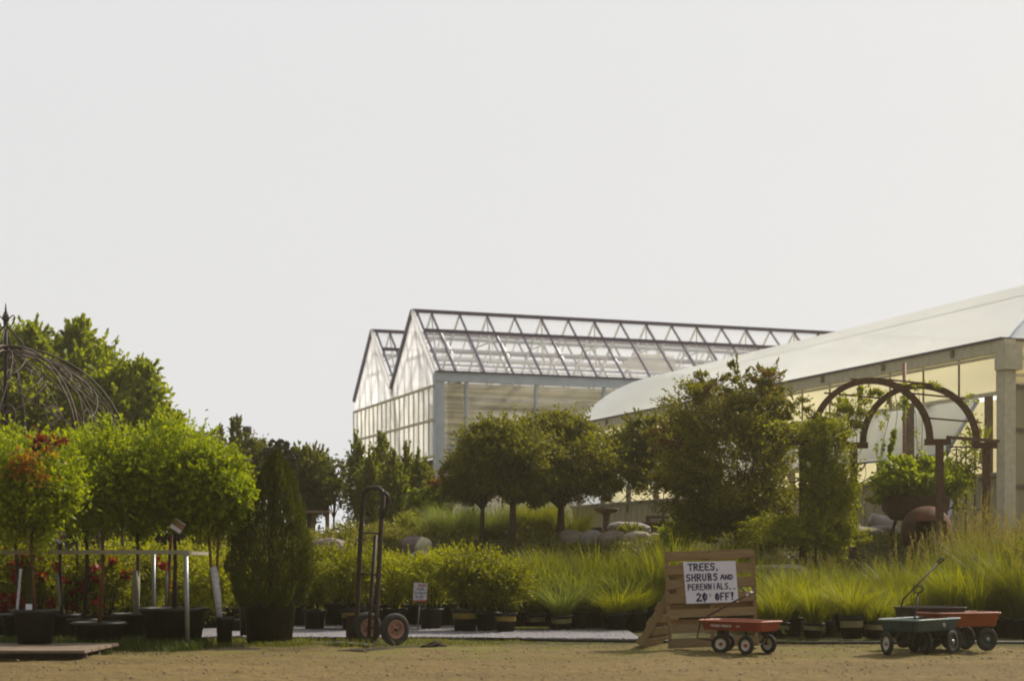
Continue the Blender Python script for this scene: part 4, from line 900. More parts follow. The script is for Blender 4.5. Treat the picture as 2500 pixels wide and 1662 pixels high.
# ---------------------------------------------------------------- wagons
def wagon(label, body, rimm, wheelrim, L=.90, Wd=.42, z0=.265, z1=.375, steer=.0, handle=None, name='pull_wagon', R=.11, text=False, hub='hub_red', cream=None):
    """front end at local +x"""
    t = thing(name, label, 'wagon')
    hx, hy = L/2, Wd/2; a = .035; mb = MB()
    def loopz(ix, iy, z, c=.05, n=4):
        pts = []
        for (sx, sy, st) in ((1, 1, 0), (-1, 1, PI/2), (-1, -1, PI), (1, -1, 1.5*PI)):
            for j in range(n+1):
                th = st+PI/2*j/n; pts.append((sx*(ix-c)+c*math.cos(th), sy*(iy-c)+c*math.sin(th), z))
        return pts
    rows = [loopz(hx-a, hy-a, z0), loopz(hx, hy, z1), loopz(hx-.006, hy-.006, z1), loopz(hx-a-.006, hy-a-.006, z0+.006)]
    n = len(rows[0]); vs = sum(rows, []); fs = [tuple(range(n-1, -1, -1))]+[(r*n+i, r*n+(i+1) % n, (r+1)*n+(i+1) % n, (r+1)*n+i) for r in range(3) for i in range(n)]+[tuple(3*n+i for i in range(n))]
    mb.add(vs, fs); bo = mb.build('body', M[body], t)
    mb = MB(); mb.tube(loopz(hx+.006, hy+.006, z1), .009, 6, closed=True); mb.build('rim_roll', M[rimm], bo)
    zc = R
    # rear carriage
    mb = MB(); xr = -hx+.20
    for sy in (-1, 1):
        mb.beam((xr-.07, sy*hy*.5, z0), (xr, sy*hy*.75, zc), .02, .006); mb.beam((xr+.09, sy*hy*.5, z0), (xr, sy*hy*.75, zc), .02, .006)
    mb.tube([(xr, -hy, zc), (xr, hy, zc)], .008, 6); mb.build('rear_axle', M['dolly'], t)
    xf = hx-.2; ca, sa = math.cos(steer), math.sin(steer); ax_ = Vector((-sa, ca, 0)); mb = MB()
    mb.tube([Vector((xf, 0, zc))-ax_*hy*.9, Vector((xf, 0, zc))+ax_*hy*.9], .008, 6); mb.box((xf, 0, (z0+zc)/2+.03), (.10, .10, z0-zc-.02))
    for s_ in (-1, 1): mb.beam(Vector((xf, 0, z0-.01))+ax_*s_*.06, Vector((xf, 0, zc))+ax_*s_*hy*.7, .02, .006)
    mb.build('front_axle', M['dolly'], t)
    for wi, (c, axv) in enumerate(((Vector((xr, -hy*.96, zc)), Vector((0, -1, 0))), (Vector((xr, hy*.96, zc)), Vector((0, 1, 0))), (Vector((xf, 0, zc))-ax_*hy*.96, -ax_), (Vector((xf, 0, zc))+ax_*hy*.96, ax_))):
        mb = MB(); tyre(mb, c, axv, R, .045, 24); w_ = mb.build('wheel', M['rubber'], t)
        mb = MB(); rim(mb, c, axv, R*.72, .042, 24, .2); mb.build('rim', M[wheelrim if cream is None or wi == cream else 'green_plastic'], w_)
        mb = MB(); M3 = axv.to_track_quat('Z', 'Y').to_matrix(); mb.lathe([(0, .03), (R*.17, .026), (R*.2, .005)], c, 12, M3); mb.build('hub', M[hub], w_)
    if handle:
        fd = Vector((ca, sa, 0)); p0 = Vector((xf, 0, zc+.03)); p1 = p0+fd*.14
        mb = MB(); mb.tube([p0, p1], .012, 6); mb.tube([p1]+[Vector(h_) for h_ in handle[:-1]]+[Vector(handle[-1])], .011, 8); hd = mb.build('handle', M['dolly'], t)
        e_ = Vector(handle[-1]); d_ = (e_-Vector(handle[-2])).normalized(); sd = Vector((d_.y, -d_.x, 0)); sd = sd.normalized() if sd.length > .05 else Vector((0, 1, 0)); gw = .055
        mb = MB(); mb.tube([e_, e_+sd*gw*.8+d_*.02, e_+sd*gw+d_*.05, e_+sd*gw*.7+d_*.085, e_-sd*gw*.7+d_*.085, e_-sd*gw+d_*.05, e_-sd*gw*.8+d_*.02], .010, 8, closed=True); mb.build('grip', M['galv' if text else 'rubber'], hd)
    if text:
        Mx = Matrix.Rotation(PI/2+math.atan2(a, z1-z0), 4, 'X')
        for (s0, sz, x_, zz_) in (('BIG RED WAGON', .056, .12, .324), ('CLASSIC', .022, -.125, .318)):
            me = textmesh(s0, sz, .04)
            o = link('lettering', me, M['white_ink'], bo)
            o.matrix_local = Matrix.Translation((x_, (hy-.0155)+.002-(.322-zz_)*.3, zz_)) @ Matrix.Rotation(PI, 4, 'Z') @ Matrix.Rotation(PI/2-math.atan2(a, z1-z0), 4, 'X') @ Matrix.Diagonal((.68, 1, 1, 1))
    return t
w = wagon('bright red pull wagon with cream wheels in front of the pallet sign', 'red', 'red_rim', 'rim_white', steer=.55, text=True,
          handle=[(.56, .10, .16), (.53, .08, .34), (.44, .05, .42), (-.02, -.07, .66)])
w.location = (2.62, 18.82, 0); w.rotation_euler = (0, 0, math.radians(133))
w = wagon('faded teal pull wagon with round white emblem, nearest of the cluster at right', 'teal', 'teal_rim', 'rim_white', L=1.0, Wd=.50, z0=.27, z1=.40, steer=1.0, name='pull_wagon', R=.135, hub='galv', cream=2,
          handle=[(.52, .2, .3), (.40, .18, .52), (.33, .16, .70)])
N_ = Vector((P(2240, 0, 18.2).x, 18.2, 0)); w.location = N_+.50*Vector((.68, .73, 0))+.25*Vector((-.73, .68, 0)); w.rotation_euler = (0, 0, math.radians(47+180))
em = MB(); em.lathe([(0, .004), (.024, .004), (.024, 0)], (0, 0, 0), 16); o = em.build('emblem', M['rim_white'], w.children[0]); o.location = (-.12, .2395, .335); o.rotation_euler = (math.radians(-75), 0, 0)
em = MB(); em.lathe([(0, .006), (.010, .006), (.010, 0)], (0, 0, 0), 12); o = em.build('emblem', M['rust'], w.children[0]); o.location = (-.12, .2395, .335); o.rotation_euler = (math.radians(-75), 0, 0)
w = wagon('faded orange-red pull wagon, rightmost of the cluster', 'orange', 'red_rim', 'green_plastic', L=.9, Wd=.44, z0=.29, z1=.45, steer=.2, R=.14, name='pull_wagon', hub='galv')
w.location = (P(2342, 0, 19.3).x, 19.35, 0); w.rotation_euler = (0, 0, math.radians(200))
w = wagon('black deep-sided pull wagon behind the teal one with long raised handle', 'black_plastic', 'dolly', 'green_plastic', L=.72, Wd=.5, z0=.28, z1=.50, steer=.3, R=.12, name='pull_wagon', hub='galv',
          handle=[(.45, .05, .3), (.36, .05, .6), (-.10, .02, 1.03)])
w.location = (P(2275, 0, 19.6).x, 19.7, 0); w.rotation_euler = (0, 0, math.radians(190))

# ---------------------------------------------------------------- potted shrubs, middle
def shrub_proto(label, leafm, seed, cz=.70, rx=.36, rz=.36, n=3800, size=.055, droop=0, asp=.42, bloom=None, nb=0):
    return bush('potted_shrub', label, 'potted shrub', 0, 24, (0, 0, cz), (rx, rx, rz), n, leafm, size, seed, bloom, nb, r=.165, h=.30, group='potted shrubs in rows on the gravel', asp=asp)
A_ = shrub_proto('x', M['lf_shrub'], 401); B_ = shrub_proto('x', M['lf_shrub_y'], 402, asp=.3); C_ = shrub_proto('x', M['lf_shrub'], 403, cz=.66, bloom='bloom_white', nb=5)
def band(t, mat='band', r=.168, h=.30):
    mb = MB(); mb.lathe([(r*.955, h-.13), (r*.975, h-.055)], n=24); mb.build('label_band', M[mat], t)
front = [(A_, 768, 24.6, 1.0, 'potted shrub alone at the left end of the front row, nearest the evergreen'), (A_, 862, 24.3, 1.1, 'potted shrub with yellow label band, directly behind the hand truck'), (A_, 905, 25.0, 1.0, 'potted shrub seen between the hand truck rails'),
         (B_, 965, 24.9, 1.02, 'bright yellow-green potted shrub left of the small price sign'), (B_, 1052, 24.7, 1.05, 'bright yellow-green potted shrub right behind the small price sign'), (A_, 1135, 23.9, 1.12, 'potted shrub with brassy band, right of the price sign and tallest in the row'),
         (A_, 1188, 23.9, .98, 'potted shrub between the two brassy-banded pots'), (A_, 1234, 23.7, .95, 'potted shrub with brassy band at the right end of the row'), (C_, 1262, 24.6, .92, 'white-flecked potted shrub at the right end, next to the grasses')]
for i, (pr, px, Y, sc, lab) in enumerate(front):
    d = dup(pr, G(px, Y, .02), i*2.1, sc, lab)
    if i in (1, 5, 7): band(d)
for i, (px, Y, sc) in enumerate([(735, 25.9, 1.15), (820, 26.0, 1.2), (880, 26.3, 1.2), (940, 26.2, 1.1), (1010, 26.2, 1.1), (1085, 25.9, 1.15), (1150, 26.2, 1.2), (1210, 25.8, 1.05), (1280, 26.2, 1.0)]):
    dup((A_, B_)[i % 2 if px > 900 else 0], G(px, Y, .02), i*1.7, sc, 'leafy green potted shrub in the back row behind the price sign row', 'back row of potted shrubs')
for pr in (A_, B_, C_):
    for ch in list(pr.children_recursive): bpy.data.objects.remove(ch)
    bpy.data.objects.remove(pr)

# ---------------------------------------------------------------- grasses
def grass_plant(name, label, leafm, seed, n, L, w, spread, droop, r=.15, h=.26, potm=None, plume=0, group=None, rb=.11, pot_=True):
    t = thing(name, label, 'ornamental grass', (0, 0, 0), 0, group); nr = np.random.default_rng(seed)
    if pot_:
        mb = MB(); pot(mb, r, h); mb.build('pot', potm or M['black_plastic'], t)
    z0 = h-.05 if pot_ else 0
    v, f = bladev(nr, n, rb, L, w, spread, droop, 4, (0, 0, z0)); link('blades', npm('blades', v, f), leafm, t)
    if plume:
        vs = []
        for j in range(plume):
            a = nr.uniform(0, 2*PI); ln = L*nr.uniform(1.05, 1.35); le = nr.uniform(.08, .3); m_ = 20
            tt = np.linspace(0, 1, m_); top = np.array([math.cos(a)*le*ln+.10*ln, math.sin(a)*le*ln, ln*.97+z0])
            st = top*.72; pts = st+(top-st)*tt[:, None]+nr.normal(0, .010, (m_, 3)); dd = np.tile((top-st)/np.linalg.norm(top-st), (m_, 1))*2
            vs.append(leaves(nr, pts, .06, .16, dd, .5))
            b0 = np.array([0, 0, z0]); sdv = np.array([-math.sin(a), math.cos(a), 0])*.003
            vs.append((np.array([b0-sdv, b0+sdv, st+sdv, st-sdv]), np.array([[0, 1, 2, 3]])))
        v, f = merge(vs); link('plumes', npm('plumes', v, f), M['plume'], t)
    return t
GA = grass_plant('grass_pot_plant', 'x', M['grass_a'], 501, 460, .85, .014, .30, .30)
GB = grass_plant('grass_pot_plant', 'x', M['grass_b'], 502, 520, .80, .011, .34, .42)
GC = grass_plant('grass_pot_plant', 'x', M['grass_c'], 503, 480, .62, .012, .40, .55)
GD = grass_plant('grass_pot_plant', 'x', M['grass_a'], 504, 320, .95, .017, .24, .2, plume=14)
GE = grass_plant('feather_grass', 'x', M['grass_a'], 505, 420, 1.15, .014, .20, .15, plume=34, pot_=False, rb=.18)
GF = grass_plant('grass_pot_plant', 'x', M['grass_c'], 506, 360, .8, .017, .25, .22)
g1 = 'potted ornamental grasses between the shrubs and the pallet'; g2 = 'potted ornamental grasses right of the pallet'; g3 = 'plumed grasses at the right edge'
sp = [(GA, 1310, 24.6, .9, 'green potted grass at the left end of the grasses, beside the white-flecked shrub', 'band_pale'), (GB, 1372, 24.3, 1.0, 'arching blue-green potted grass with silver pot band', 'band_pale'), (GB, 1425, 24.7, .95, 'arching grass in black pot just right of the silver-banded one', None),
      (GC, 1505, 24.2, 1.05, 'low spreading yellow-green potted grass, second from the leaning pallet', None), (GC, 1560, 24.5, .95, 'mop-like yellow-green potted grass beside the leaning pallet', None)]
for i, (pr, px, Y, sc, lab, bd) in enumerate(sp):
    d = dup(pr, G(px, Y, .02), i*1.9, sc, lab, g1)
    if bd: band(d, bd, .152, .26)
for i, (pr, px, Y, sc) in enumerate([(GA, 1290, 25.3, 1.15), (GB, 1345, 25.2, 1.1), (GC, 1400, 25.1, 1.3), (GA, 1450, 25.2, 1.1), (GB, 1530, 25.0, 1.15), (GA, 1335, 25.7, 1.2), (GF, 1400, 25.9, 1.05), (GA, 1460, 25.6, 1.1), (GF, 1500, 25.9, 1.2), (GA, 1540, 25.5, 1.1), (GF, 1590, 25.2, 1.2), (GA, 1640, 25.3, 1.25), (GF, 1300, 26.6, 1.15), (GF, 1360, 26.8, 1.2), (GA, 1440, 26.8, 1.2), (GF, 1480, 26.9, 1.1), (GA, 1570, 26.6, 1.3), (GA, 1620, 26.6, 1.2), (GF, 1680, 25.5, 1.2), (GA, 1720, 25.4, 1.2), (GF, 1770, 25.3, 1.2), (GA, 1820, 25.4, 1.2)]):
    dup(pr, G(px, Y, .0), i*1.1, sc*1.12, 'tall green potted grass in the mass behind the front row of grasses', 'mass of grasses left of and behind the pallet')
sp = [(GF, 1905, 22.3, .85, 'potted grass with a pointed green care tag, just right of the red wagon'), (GF, 1985, 22.1, .9, 'potted grass with a tilted pale care tag'), (GC, 2080, 21.8, 1.05, 'bright yellow-green potted grass with pale pot band'), (GC, 2135, 21.9, .95, 'yellow-green potted grass with pale band next to the white stake')]
for i, (pr, px, Y, sc, lab) in enumerate(sp):
    d = dup(pr, G(px, Y, .02), i*1.9, sc, lab, g2); band(d, 'band_pale', .152, .26)
    if i == 3: mb = MB(); mb.box((-.17, -.16, .16), (.03, .006, .17), Matrix.Rotation(-.12, 3, 'Y')); mb.build('care_tag', M['paper'], d)
    if i == 1: mb = MB(); mb.box((.03, -.19, .13), (.10, .006, .13), Matrix.Rotation(-.35, 3, 'Y')); mb.build('care_tag', M['lf_grey'], d)
    if i == 0: mb = MB(); mb.sheet([(-.06, -.2, .24), (-.02, -.2, .20), (.08, -.2, .04), (.0, -.2, .06)], .005); mb.build('care_tag', M['lf_lime'], d)
rg = random.Random(9); i = 0
for (Y, n, pr, sc) in ((22.9, 12, (GF, GA, GC), 1.05), (23.7, 12, (GA, GF), 1.1), (24.6, 12, (GA, GD, GF), 1.12), (25.5, 12, (GD, GD, GA), 1.05)):
    for j in range(n):
        px = 1880+j*(700/(n-1))+rg.uniform(-14, 14)
        s2 = sc*(.95+.25*max(0, (px-2230)/250))*rg.uniform(.9, 1.08)
        dup(pr[(i*5+j) % len(pr)], G(px, Y+rg.uniform(-.2, .2)), rg.uniform(0, 6), s2, 'tall green grass in the dense mass right of the pallet and behind the wagons', 'mass of grasses behind the wagons'); i += 1
for j, (px, Y, s2) in enumerate([(2350, 24.5, 1.0), (2400, 25.2, 1.1), (2440, 24.2, 1.05), (2490, 24.8, 1.1), (2300, 26.3, .95), (2380, 26.5, 1.1), (2520, 25.8, 1.15), (2270, 25.0, .8), (2460, 26.5, 1.1)]):
    d = dup(GE, G(px, Y), j*.0+rg.uniform(-.5, .5), s2, 'tan-plumed feather grass leaning right, in the tall stand before the round arch and right edge', g3)
for j, (px, Y) in enumerate([(2470, 22.6), (2515, 22.3)]):
    dup(GD, G(px, Y), j, 1.15, 'dark tall grass close to the right edge behind the orange wagon', 'dark grasses at right edge')
for pr in (GA, GB, GC, GD, GE, GF):
    for ch in list(pr.children_recursive): bpy.data.objects.remove(ch)
    bpy.data.objects.remove(pr)
rgl = random.Random(31)
for o_ in list(C.objects):
    if o_.name.startswith(('grass_pot_plant', 'feather_grass')):
        o_.rotation_euler = (rgl.uniform(-.07, .07), rgl.uniform(-.07, .07), o_.rotation_euler.z); k_ = rgl.uniform(.82, 1.16); q_ = rgl.uniform(.92, 1.1)
        o_.scale = (o_.scale.x*q_, o_.scale.y*q_, o_.scale.z*k_)
t = bush('pink_phlox', 'pink flower head plant cut by the right edge above the grasses', 'flower', 2495, 23.6, (0, 0, 1.0), (.25, .25, .28), 1200, M['lf_shrub'], .05, 555, 'bloom_pink', 6, blooms=.06)
# yellow hose end on the gravel
t = thing('yellow_strap', 'flat yellow strap lying looped on the gravel right of the shrubs', 'strap', G(1290, 24.3, .04)); mb = MB()
mb.tube([(-.2+.10*math.cos(a), .12*math.sin(a), .02) for a in np.linspace(.4, 2*PI-.4, 14)], .012, 6)
mb.sheet([(-.12, -.04, .012), (.3, -.03, .012), (.3, .05, .03), (-.12, .06, .03)], .01)
mb.build('strap', M['bloom_orange'] if False else principled('yellow_webbing', (.6, .55, .12), .6), t)

# ---------------------------------------------------------------- slope planting
def clump(label, px, Y, L, n, w, leafm, spread, droop, seed, rb=.3, name='ornamental_grass'):
    t = thing(name, label, 'ornamental grass', G(px, Y)); nr = np.random.default_rng(seed)
    v, f = bladev(nr, n, rb, L, w, spread, droop, 4); link('blades', npm('blades', v, f), leafm, t); return t
clump('broad blue-green grass clump left of the slender lollipop tree', 1110, 31.8, .78, 1500, .013, M['grass_b'], .3, .2, 601, .4)
clump('blue-green grass clump between the two left lollipop trunks', 1212, 32.4, .8, 1300, .013, M['grass_b'], .3, .25, 602, .35)
clump('big bright rounded grass clump between the middle and widest lollipop trees', 1312, 32.6, .92, 2000, .014, M['grass_c'], .3, .22, 603, .34)
clump('green grass clump just right of the widest lollipop trunk', 1395, 32.2, .75, 900, .012, M['grass_a'], .3, .3, 604, .3)
clump('wispy grass clump beneath the lollipop trees at the wall end', 1060, 32.2, .6, 700, .011, M['grass_b'], .3, .3, 605, .3)
for j, px in enumerate((1700, 1740, 1770, 1800)):
    clump('upright green grass blades rising behind the pallet', px, 27.2+.2*j, .75, 260, .014, M['grass_c'], .18, .15, 610+j, .22)['group'] = 'upright grasses behind the pallet'
# perennials
nr = np.random.default_rng(77); n = 60000
x = nr.uniform(-7.5, 12, n); y = nr.uniform(27.0, 33.2, n)
den = np.sin(x*2.3+y)+np.sin(x*.9-y*1.7+1)+np.sin(x*4.1+2*y); keep = (den+nr.normal(0, .7, n)) > -1.1; x = x[keep]; y = y[keep]
z = hgt(x, y)+nr.uniform(0.02, 1, len(x))**.7*np.where((x > .9) & (y > 28.2), .25, 1)*(.26+.12*np.sin(x*1.9+1)*np.sin(y*2.2)+.05*np.sin(x*7))
v, f = leaves(nr, np.stack([x, y, z], 1), .075, .45, np.tile([0, -.2, .5], (len(x), 1)))
tag(link('ground_cover', npm('ground_cover', v, f), M['lf_cover']), kind='stuff')
# meadow of low weeds further back
n = 26000; x = nr.uniform(-16, 12, n); y = nr.uniform(33, 52, n); z = hgt(x, y)+nr.uniform(0, .16, n)
v, f = leaves(nr, np.stack([x, y, z], 1), .12, .4, np.tile([0, 0, .8], (n, 1))); tag(link('back_ground_cover', npm('back_ground_cover', v, f), M['lf_cover']), kind='stuff')
for i, (px, Y, r_, lf, bl, nb, lab) in enumerate([(960, 28.4, .42, 'lf_shrub', None, 0, 'green perennial below the striped boulder'), (865, 28.6, .5, 'lf_shrub', None, 0, 'rounded green perennial behind the hand truck rails'), (915, 30.0, .45, 'lf_cover', None, 0, 'dull green perennial left of the striped boulder'),
        (1005, 32.6, .4, 'lf_shrub', 'bloom_orange', 5, 'orange-flowered plant beneath the lime vine planter'), (1230, 28.4, .5, 'lf_cover', None, 0, 'olive spirea mound in the middle of the slope'), (1330, 28.6, .55, 'lf_cover', None, 0, 'olive spirea mound below the big rounded grass'), (1130, 28.5, .45, 'lf_cover', None, 0, 'olive spirea mound left of the middle'),
        (1540, 33.2, .25, 'lf_shrub', 'bloom_white', 5, 'white-flowered trailing plant on the boulder wall'), (740, 28.6, .4, 'lf_shrub', 'bloom_orange', 2, 'dark perennial right of the evergreen with a few orange blooms'), (1440, 28.8, .45, 'lf_cover', None, 0, 'low olive mound at the wall foot'), (1660, 29.8, .35, 'lf_lime', None, 0, 'lime-green plant at the foot of the half-hidden tree')]):
    t = thing('perennial', lab, 'plant', G(px, Y)); nr2 = np.random.default_rng(700+i)
    crown('foliage', nr2, [((0, 0, r_*.5), (r_, r_, r_*.75), 40, 2400)], .06, M[lf], t, .45, .3, .4)
    if bl: p, o = clumpy(nr2, (0, 0, r_*.55), (r_, r_, r_*.8), nb, nb*20, .08, .9); v, f = leaves(nr2, p, .06, .8, o); link('blooms', npm('blooms', v, f), M[bl], t)

# ---------------------------------------------------------------- boulders
def boulder(label, px, py0, py1, wpx, Y, mat, seed, group=None, flat=.0, blocky=.5, depth=.7, stripe=False):
    rg = np.random.default_rng(seed); k = Y/F; w = wpx*k; h = (py1-py0)*k; n1, n2 = 28, 16
    f1 = rg.normal(size=(5, 3))*2.2; ph = rg.uniform(0, 6, 5)
    vs = []
    for j in range(n2+1):
        v_ = PI*j/n2-PI/2
        for i in range(n1):
            u = 2*PI*i/n1; p = np.array([math.cos(v_)*math.cos(u), math.cos(v_)*math.sin(u), math.sin(v_)])
            q = np.sign(p)*np.abs(p)**(1-blocky*.6); nz = sum(math.sin(float(f1[a] @ q)+ph[a]) for a in range(5))*.035+.02*rg.normal()
            q = q*(1+nz); vs.append((q[0]*w/2*1.02, q[1]*w/2*depth, q[2]*h/2))
    fs = [(j*n1+i, j*n1+(i+1) % n1, (j+1)*n1+(i+1) % n1, (j+1)*n1+i) for j in range(n2) for i in range(n1)]
    mb = MB(); mb.add(vs, fs, False); o = mb.build('boulder', mat); c = P(px, (py0+py1)/2, Y); o.location = c
    return tag(o, label, 'boulder', group)
def stripem():
    m = principled('striped_boulder', (.2, .15, .13), .9, bump=.7, bscale=12); n = m.node_tree; N = n.nodes; L = n.links
    tcn = N.new('ShaderNodeTexCoord'); w_ = N.new('ShaderNodeTexWave'); w_.bands_direction = 'X'; w_.inputs['Scale'].default_value = .42; w_.inputs['Phase Offset'].default_value = 1.2; w_.inputs['Distortion'].default_value = 2.5; w_.inputs['Detail Scale'].default_value = 2
    L.new(tcn.outputs['Object'], w_.inputs[0]); r = N.new('ShaderNodeValToRGB'); r.color_ramp.elements[0].position = .55; r.color_ramp.elements[0].color = (.17, .12, .11, 1); r.color_ramp.elements[1].position = .72; r.color_ramp.elements[1].color = (.46, .42, .28, 1)
    L.new(w_.outputs[0], r.inputs[0]); L.new(r.outputs[0], N['Principled BSDF'].inputs['Base Color']); return m
gw_ = 'boulders of the retaining wall'
boulder('grey-brown boulder right of the evergreen under the dark benches', 800, 1312, 1375, 88, 29.6, M['granite_red'], 801)
boulder('striped brown and cream boulder behind the shrubs', 1016, 1308, 1366, 78, 29.8, stripem(), 802, blocky=.2)
boulder('dark grey stone tucked beneath the striped boulder', 1035, 1344, 1395, 70, 29.2, M['granite'], 803)
boulder('pale boulder half hidden by the blue-green grass beside the lime vine', 1062, 1256, 1310, 56, 33.2, M['granite'], 804, blocky=.2)
for i, (px, a, c, w_, Y, mt, lab) in enumerate([(1396, 1294, 1352, 66, 31.0, 'granite_red', 'first wall boulder from the left, reddish, beside the widest tree trunk'), (1444, 1296, 1352, 62, 30.9, 'granite', 'second wall boulder from the left, pale with a dark cleft'), (1500, 1297, 1358, 74, 30.8, 'granite_red', 'third wall boulder, brown, beneath the big oval boulder'),
                                              (1556, 1298, 1362, 78, 30.7, 'stone', 'fourth wall boulder, tan, left of the half-hidden tree'), (1605, 1300, 1356, 60, 30.7, 'stone', 'fifth wall boulder with a shadowed hollow on its right')]):
    boulder(lab, px, a, c, w_, Y, M[mt], 810+i, gw_)
boulder('big oval grey boulder lying on top of the wall right of the bird bath', 1535, 1272, 1312, 104, 34.2, M['granite'], 820, blocky=.15, depth=.6)
boulder('rough stone half hidden behind the half-hidden tree trunk', 1695, 1308, 1375, 110, 30.6, M['stone'], 821)
boulder('large square-cut limestone block beneath the arch', 2085, 1288, 1420, 190, 29.6, M['stone'], 822, blocky=.9)
boulder('flat pale stone showing over the grass right of the pallet', 1905, 1378, 1420, 130, 25.9, M['stone'], 823, blocky=.8)
boulder('low limestone slab at the right foot of the arch', 2240, 1330, 1410, 130, 29.4, M['stone'], 824, blocky=.9)

# ---------------------------------------------------------------- bird baths, tables
def birdbath(label, px, Y, ytop, rw, mat, loc=None):
    b = G(px, Y); t = thing('bird_bath', label, 'bird bath', b); h = P(0, ytop, Y).z-b.z
    mb = MB(); mb.lathe([(0, h-.05), (rw*.6, h-.035), (rw*.92, h-.005), (rw, h), (rw*1.02, h-.03), (rw*.85, h-.085), (rw*.3, h-.12), (.05, h-.13)], n=28); mb.build('bowl', mat, t)
    mb = MB(); mb.lathe([(rw*.34, h-.12), (rw*.26, h-.2), (rw*.30, h*.4), (rw*.42, h*.1), (rw*.5, .06), (rw*.5, 0), (0, 0)], n=16, smooth=False); mb.build('pedestal', mat, t); return t
birdbath('rusty-brown bird bath on a tapering pedestal before the tan wall', 1480, 36, 1240, .27, M['rust'])
birdbath('dark shallow bird bath right of the big oval boulder', 1598, 35, 1273, .27, M['rust'])
t = thing('plant_table', 'dark-topped plant table with white pots behind the second bird bath', 'table', G(1618, 37)); zt = P(0, 1262, 37).z-1.45
mb = MB(); mb.box((0, 0, zt), (.75, .5, .05)); mb.build('table_top', M['rust'], t)
for sx in (-.33, .33):
    for sy in (-.2, .2): mb = MB(); mb.box((sx, sy, zt/2), (.05, .05, zt)); mb.build('leg', M['rust'], t)
mb = MB(); mb.box((0, 0, zt-.27), (.7, .46, .03)); mb.build('shelf', M['rust'], t)
for i, x in enumerate((-.22, .03, .24)):
    o = MB(); o.lathe([(0, 0), (.07, 0), (.10, .2), (.09, .2), (.08, .17), (0, .17)], n=16); o = o.build('white_pot', M['rim_white']); o.location = t.location+Vector((x, -.05, zt-.255))
    tag(o, ('white glazed pot at the left of the plant table shelf', 'white glazed pot in the middle of the plant table shelf', 'white glazed pot at the right of the plant table shelf')[i], 'pot')
t = thing('iron_hoop_chair', 'thin iron garden chair with fan-shaped round back near the half-hidden tree', 'chair', G(1640, 36)); mb = MB(); b = t.location; zc = P(0, 1262, 36).z-b.z
mb.tube([(.22*math.cos(a), 0, zc+.2*math.sin(a)) for a in np.linspace(0, PI, 12)], .01, 5)
for a in np.linspace(.3, PI-.3, 6): mb.tube([(0, 0, zc), (.21*math.cos(a), 0, zc+.19*math.sin(a))], .006, 4)
mb.build('chair_back', M['iron'], t); mb = MB(); mb.box((0, -.2, zc-.35), (.42, .42, .03)); mb.build('seat', M['iron'], t)
for sx in (-.2, .2):
    mb = MB(); mb.tube([(sx, 0, 0), (sx, 0, zc)], .01, 5); mb.build('leg', M['iron'], t); mb = MB(); mb.tube([(sx, -.38, 0), (sx, -.38, zc-.35)], .01, 5); mb.build('leg', M['iron'], t)
t = thing('iron_hook', 'thin iron plant hook standing in front of the plant table', 'plant hook', G(1618, 33.6)); mb = MB(); zh = P(0, 1205, 33.6).z-t.location.z; mb.tube([(0, 0, 0), (.02, 0, zh)], .011, 6); mb.tube([(.02, 0, zh), (.06, 0, zh+.08), (.13, 0, zh+.05)], .009, 6); mb.build('hook', M['iron'], t)
# low dark benches left
for i, (x0, x1, y0, y1, Y, lab) in enumerate([(845, 945, 1289, 1306, 34, 'long black low bench seen through the hand truck handle'), (800, 860, 1300, 1310, 33.2, 'short dark trough left of the hand truck'), (1418, 1468, 1287, 1297, 35, 'low black trough left of the rusty bird bath')]):
    a = P(x0, y0, Y); c = P(x1, y1, Y); zg = float(hgt(a.x, Y)); t = thing('low_bench', lab, 'bench', ((a.x+c.x)/2, Y, zg))
    mb = MB(); mb.box((0, 0, (a.z+c.z)/2-zg), (c.x-a.x, .5, a.z-c.z)); mb.build('tray', M['rubber'], t)
    for sx in (-1, 1): mb = MB(); mb.box((sx*(c.x-a.x)*.42, 0, (c.z-zg)/2), (.06, .4, max(c.z-zg, .05))); mb.build('leg', M['wood_dark'], t)
t = thing('dark_hoop', 'dark tyre-like hoop on the ground left of the hand truck', 'hoop', G(820, 33.0)); mb = MB(); mb.tube([(.13*math.cos(a), 0, .1+.13*math.sin(a)) for a in np.linspace(0, 2*PI, 20)[:-1]], .02, 6, closed=True); mb.build('ring', M['rubber'], t)
# potting table by the round tree
t = thing('plant_stand', 'flat grey-topped plant stand right of the conical evergreen', 'table', G(765, 35)); zt = P(0, 1249, 35).z-1.45; mb = MB(); mb.box((0, 0, zt), (.75, .6, .05)); mb.build('table_top', M['wood_grey'], t)
for sx in (-.25, .0, .3): mb = MB(); mb.box((sx, .0, zt/2), (.08, .08, zt)); mb.build('leg', M['wood_grey'], t)
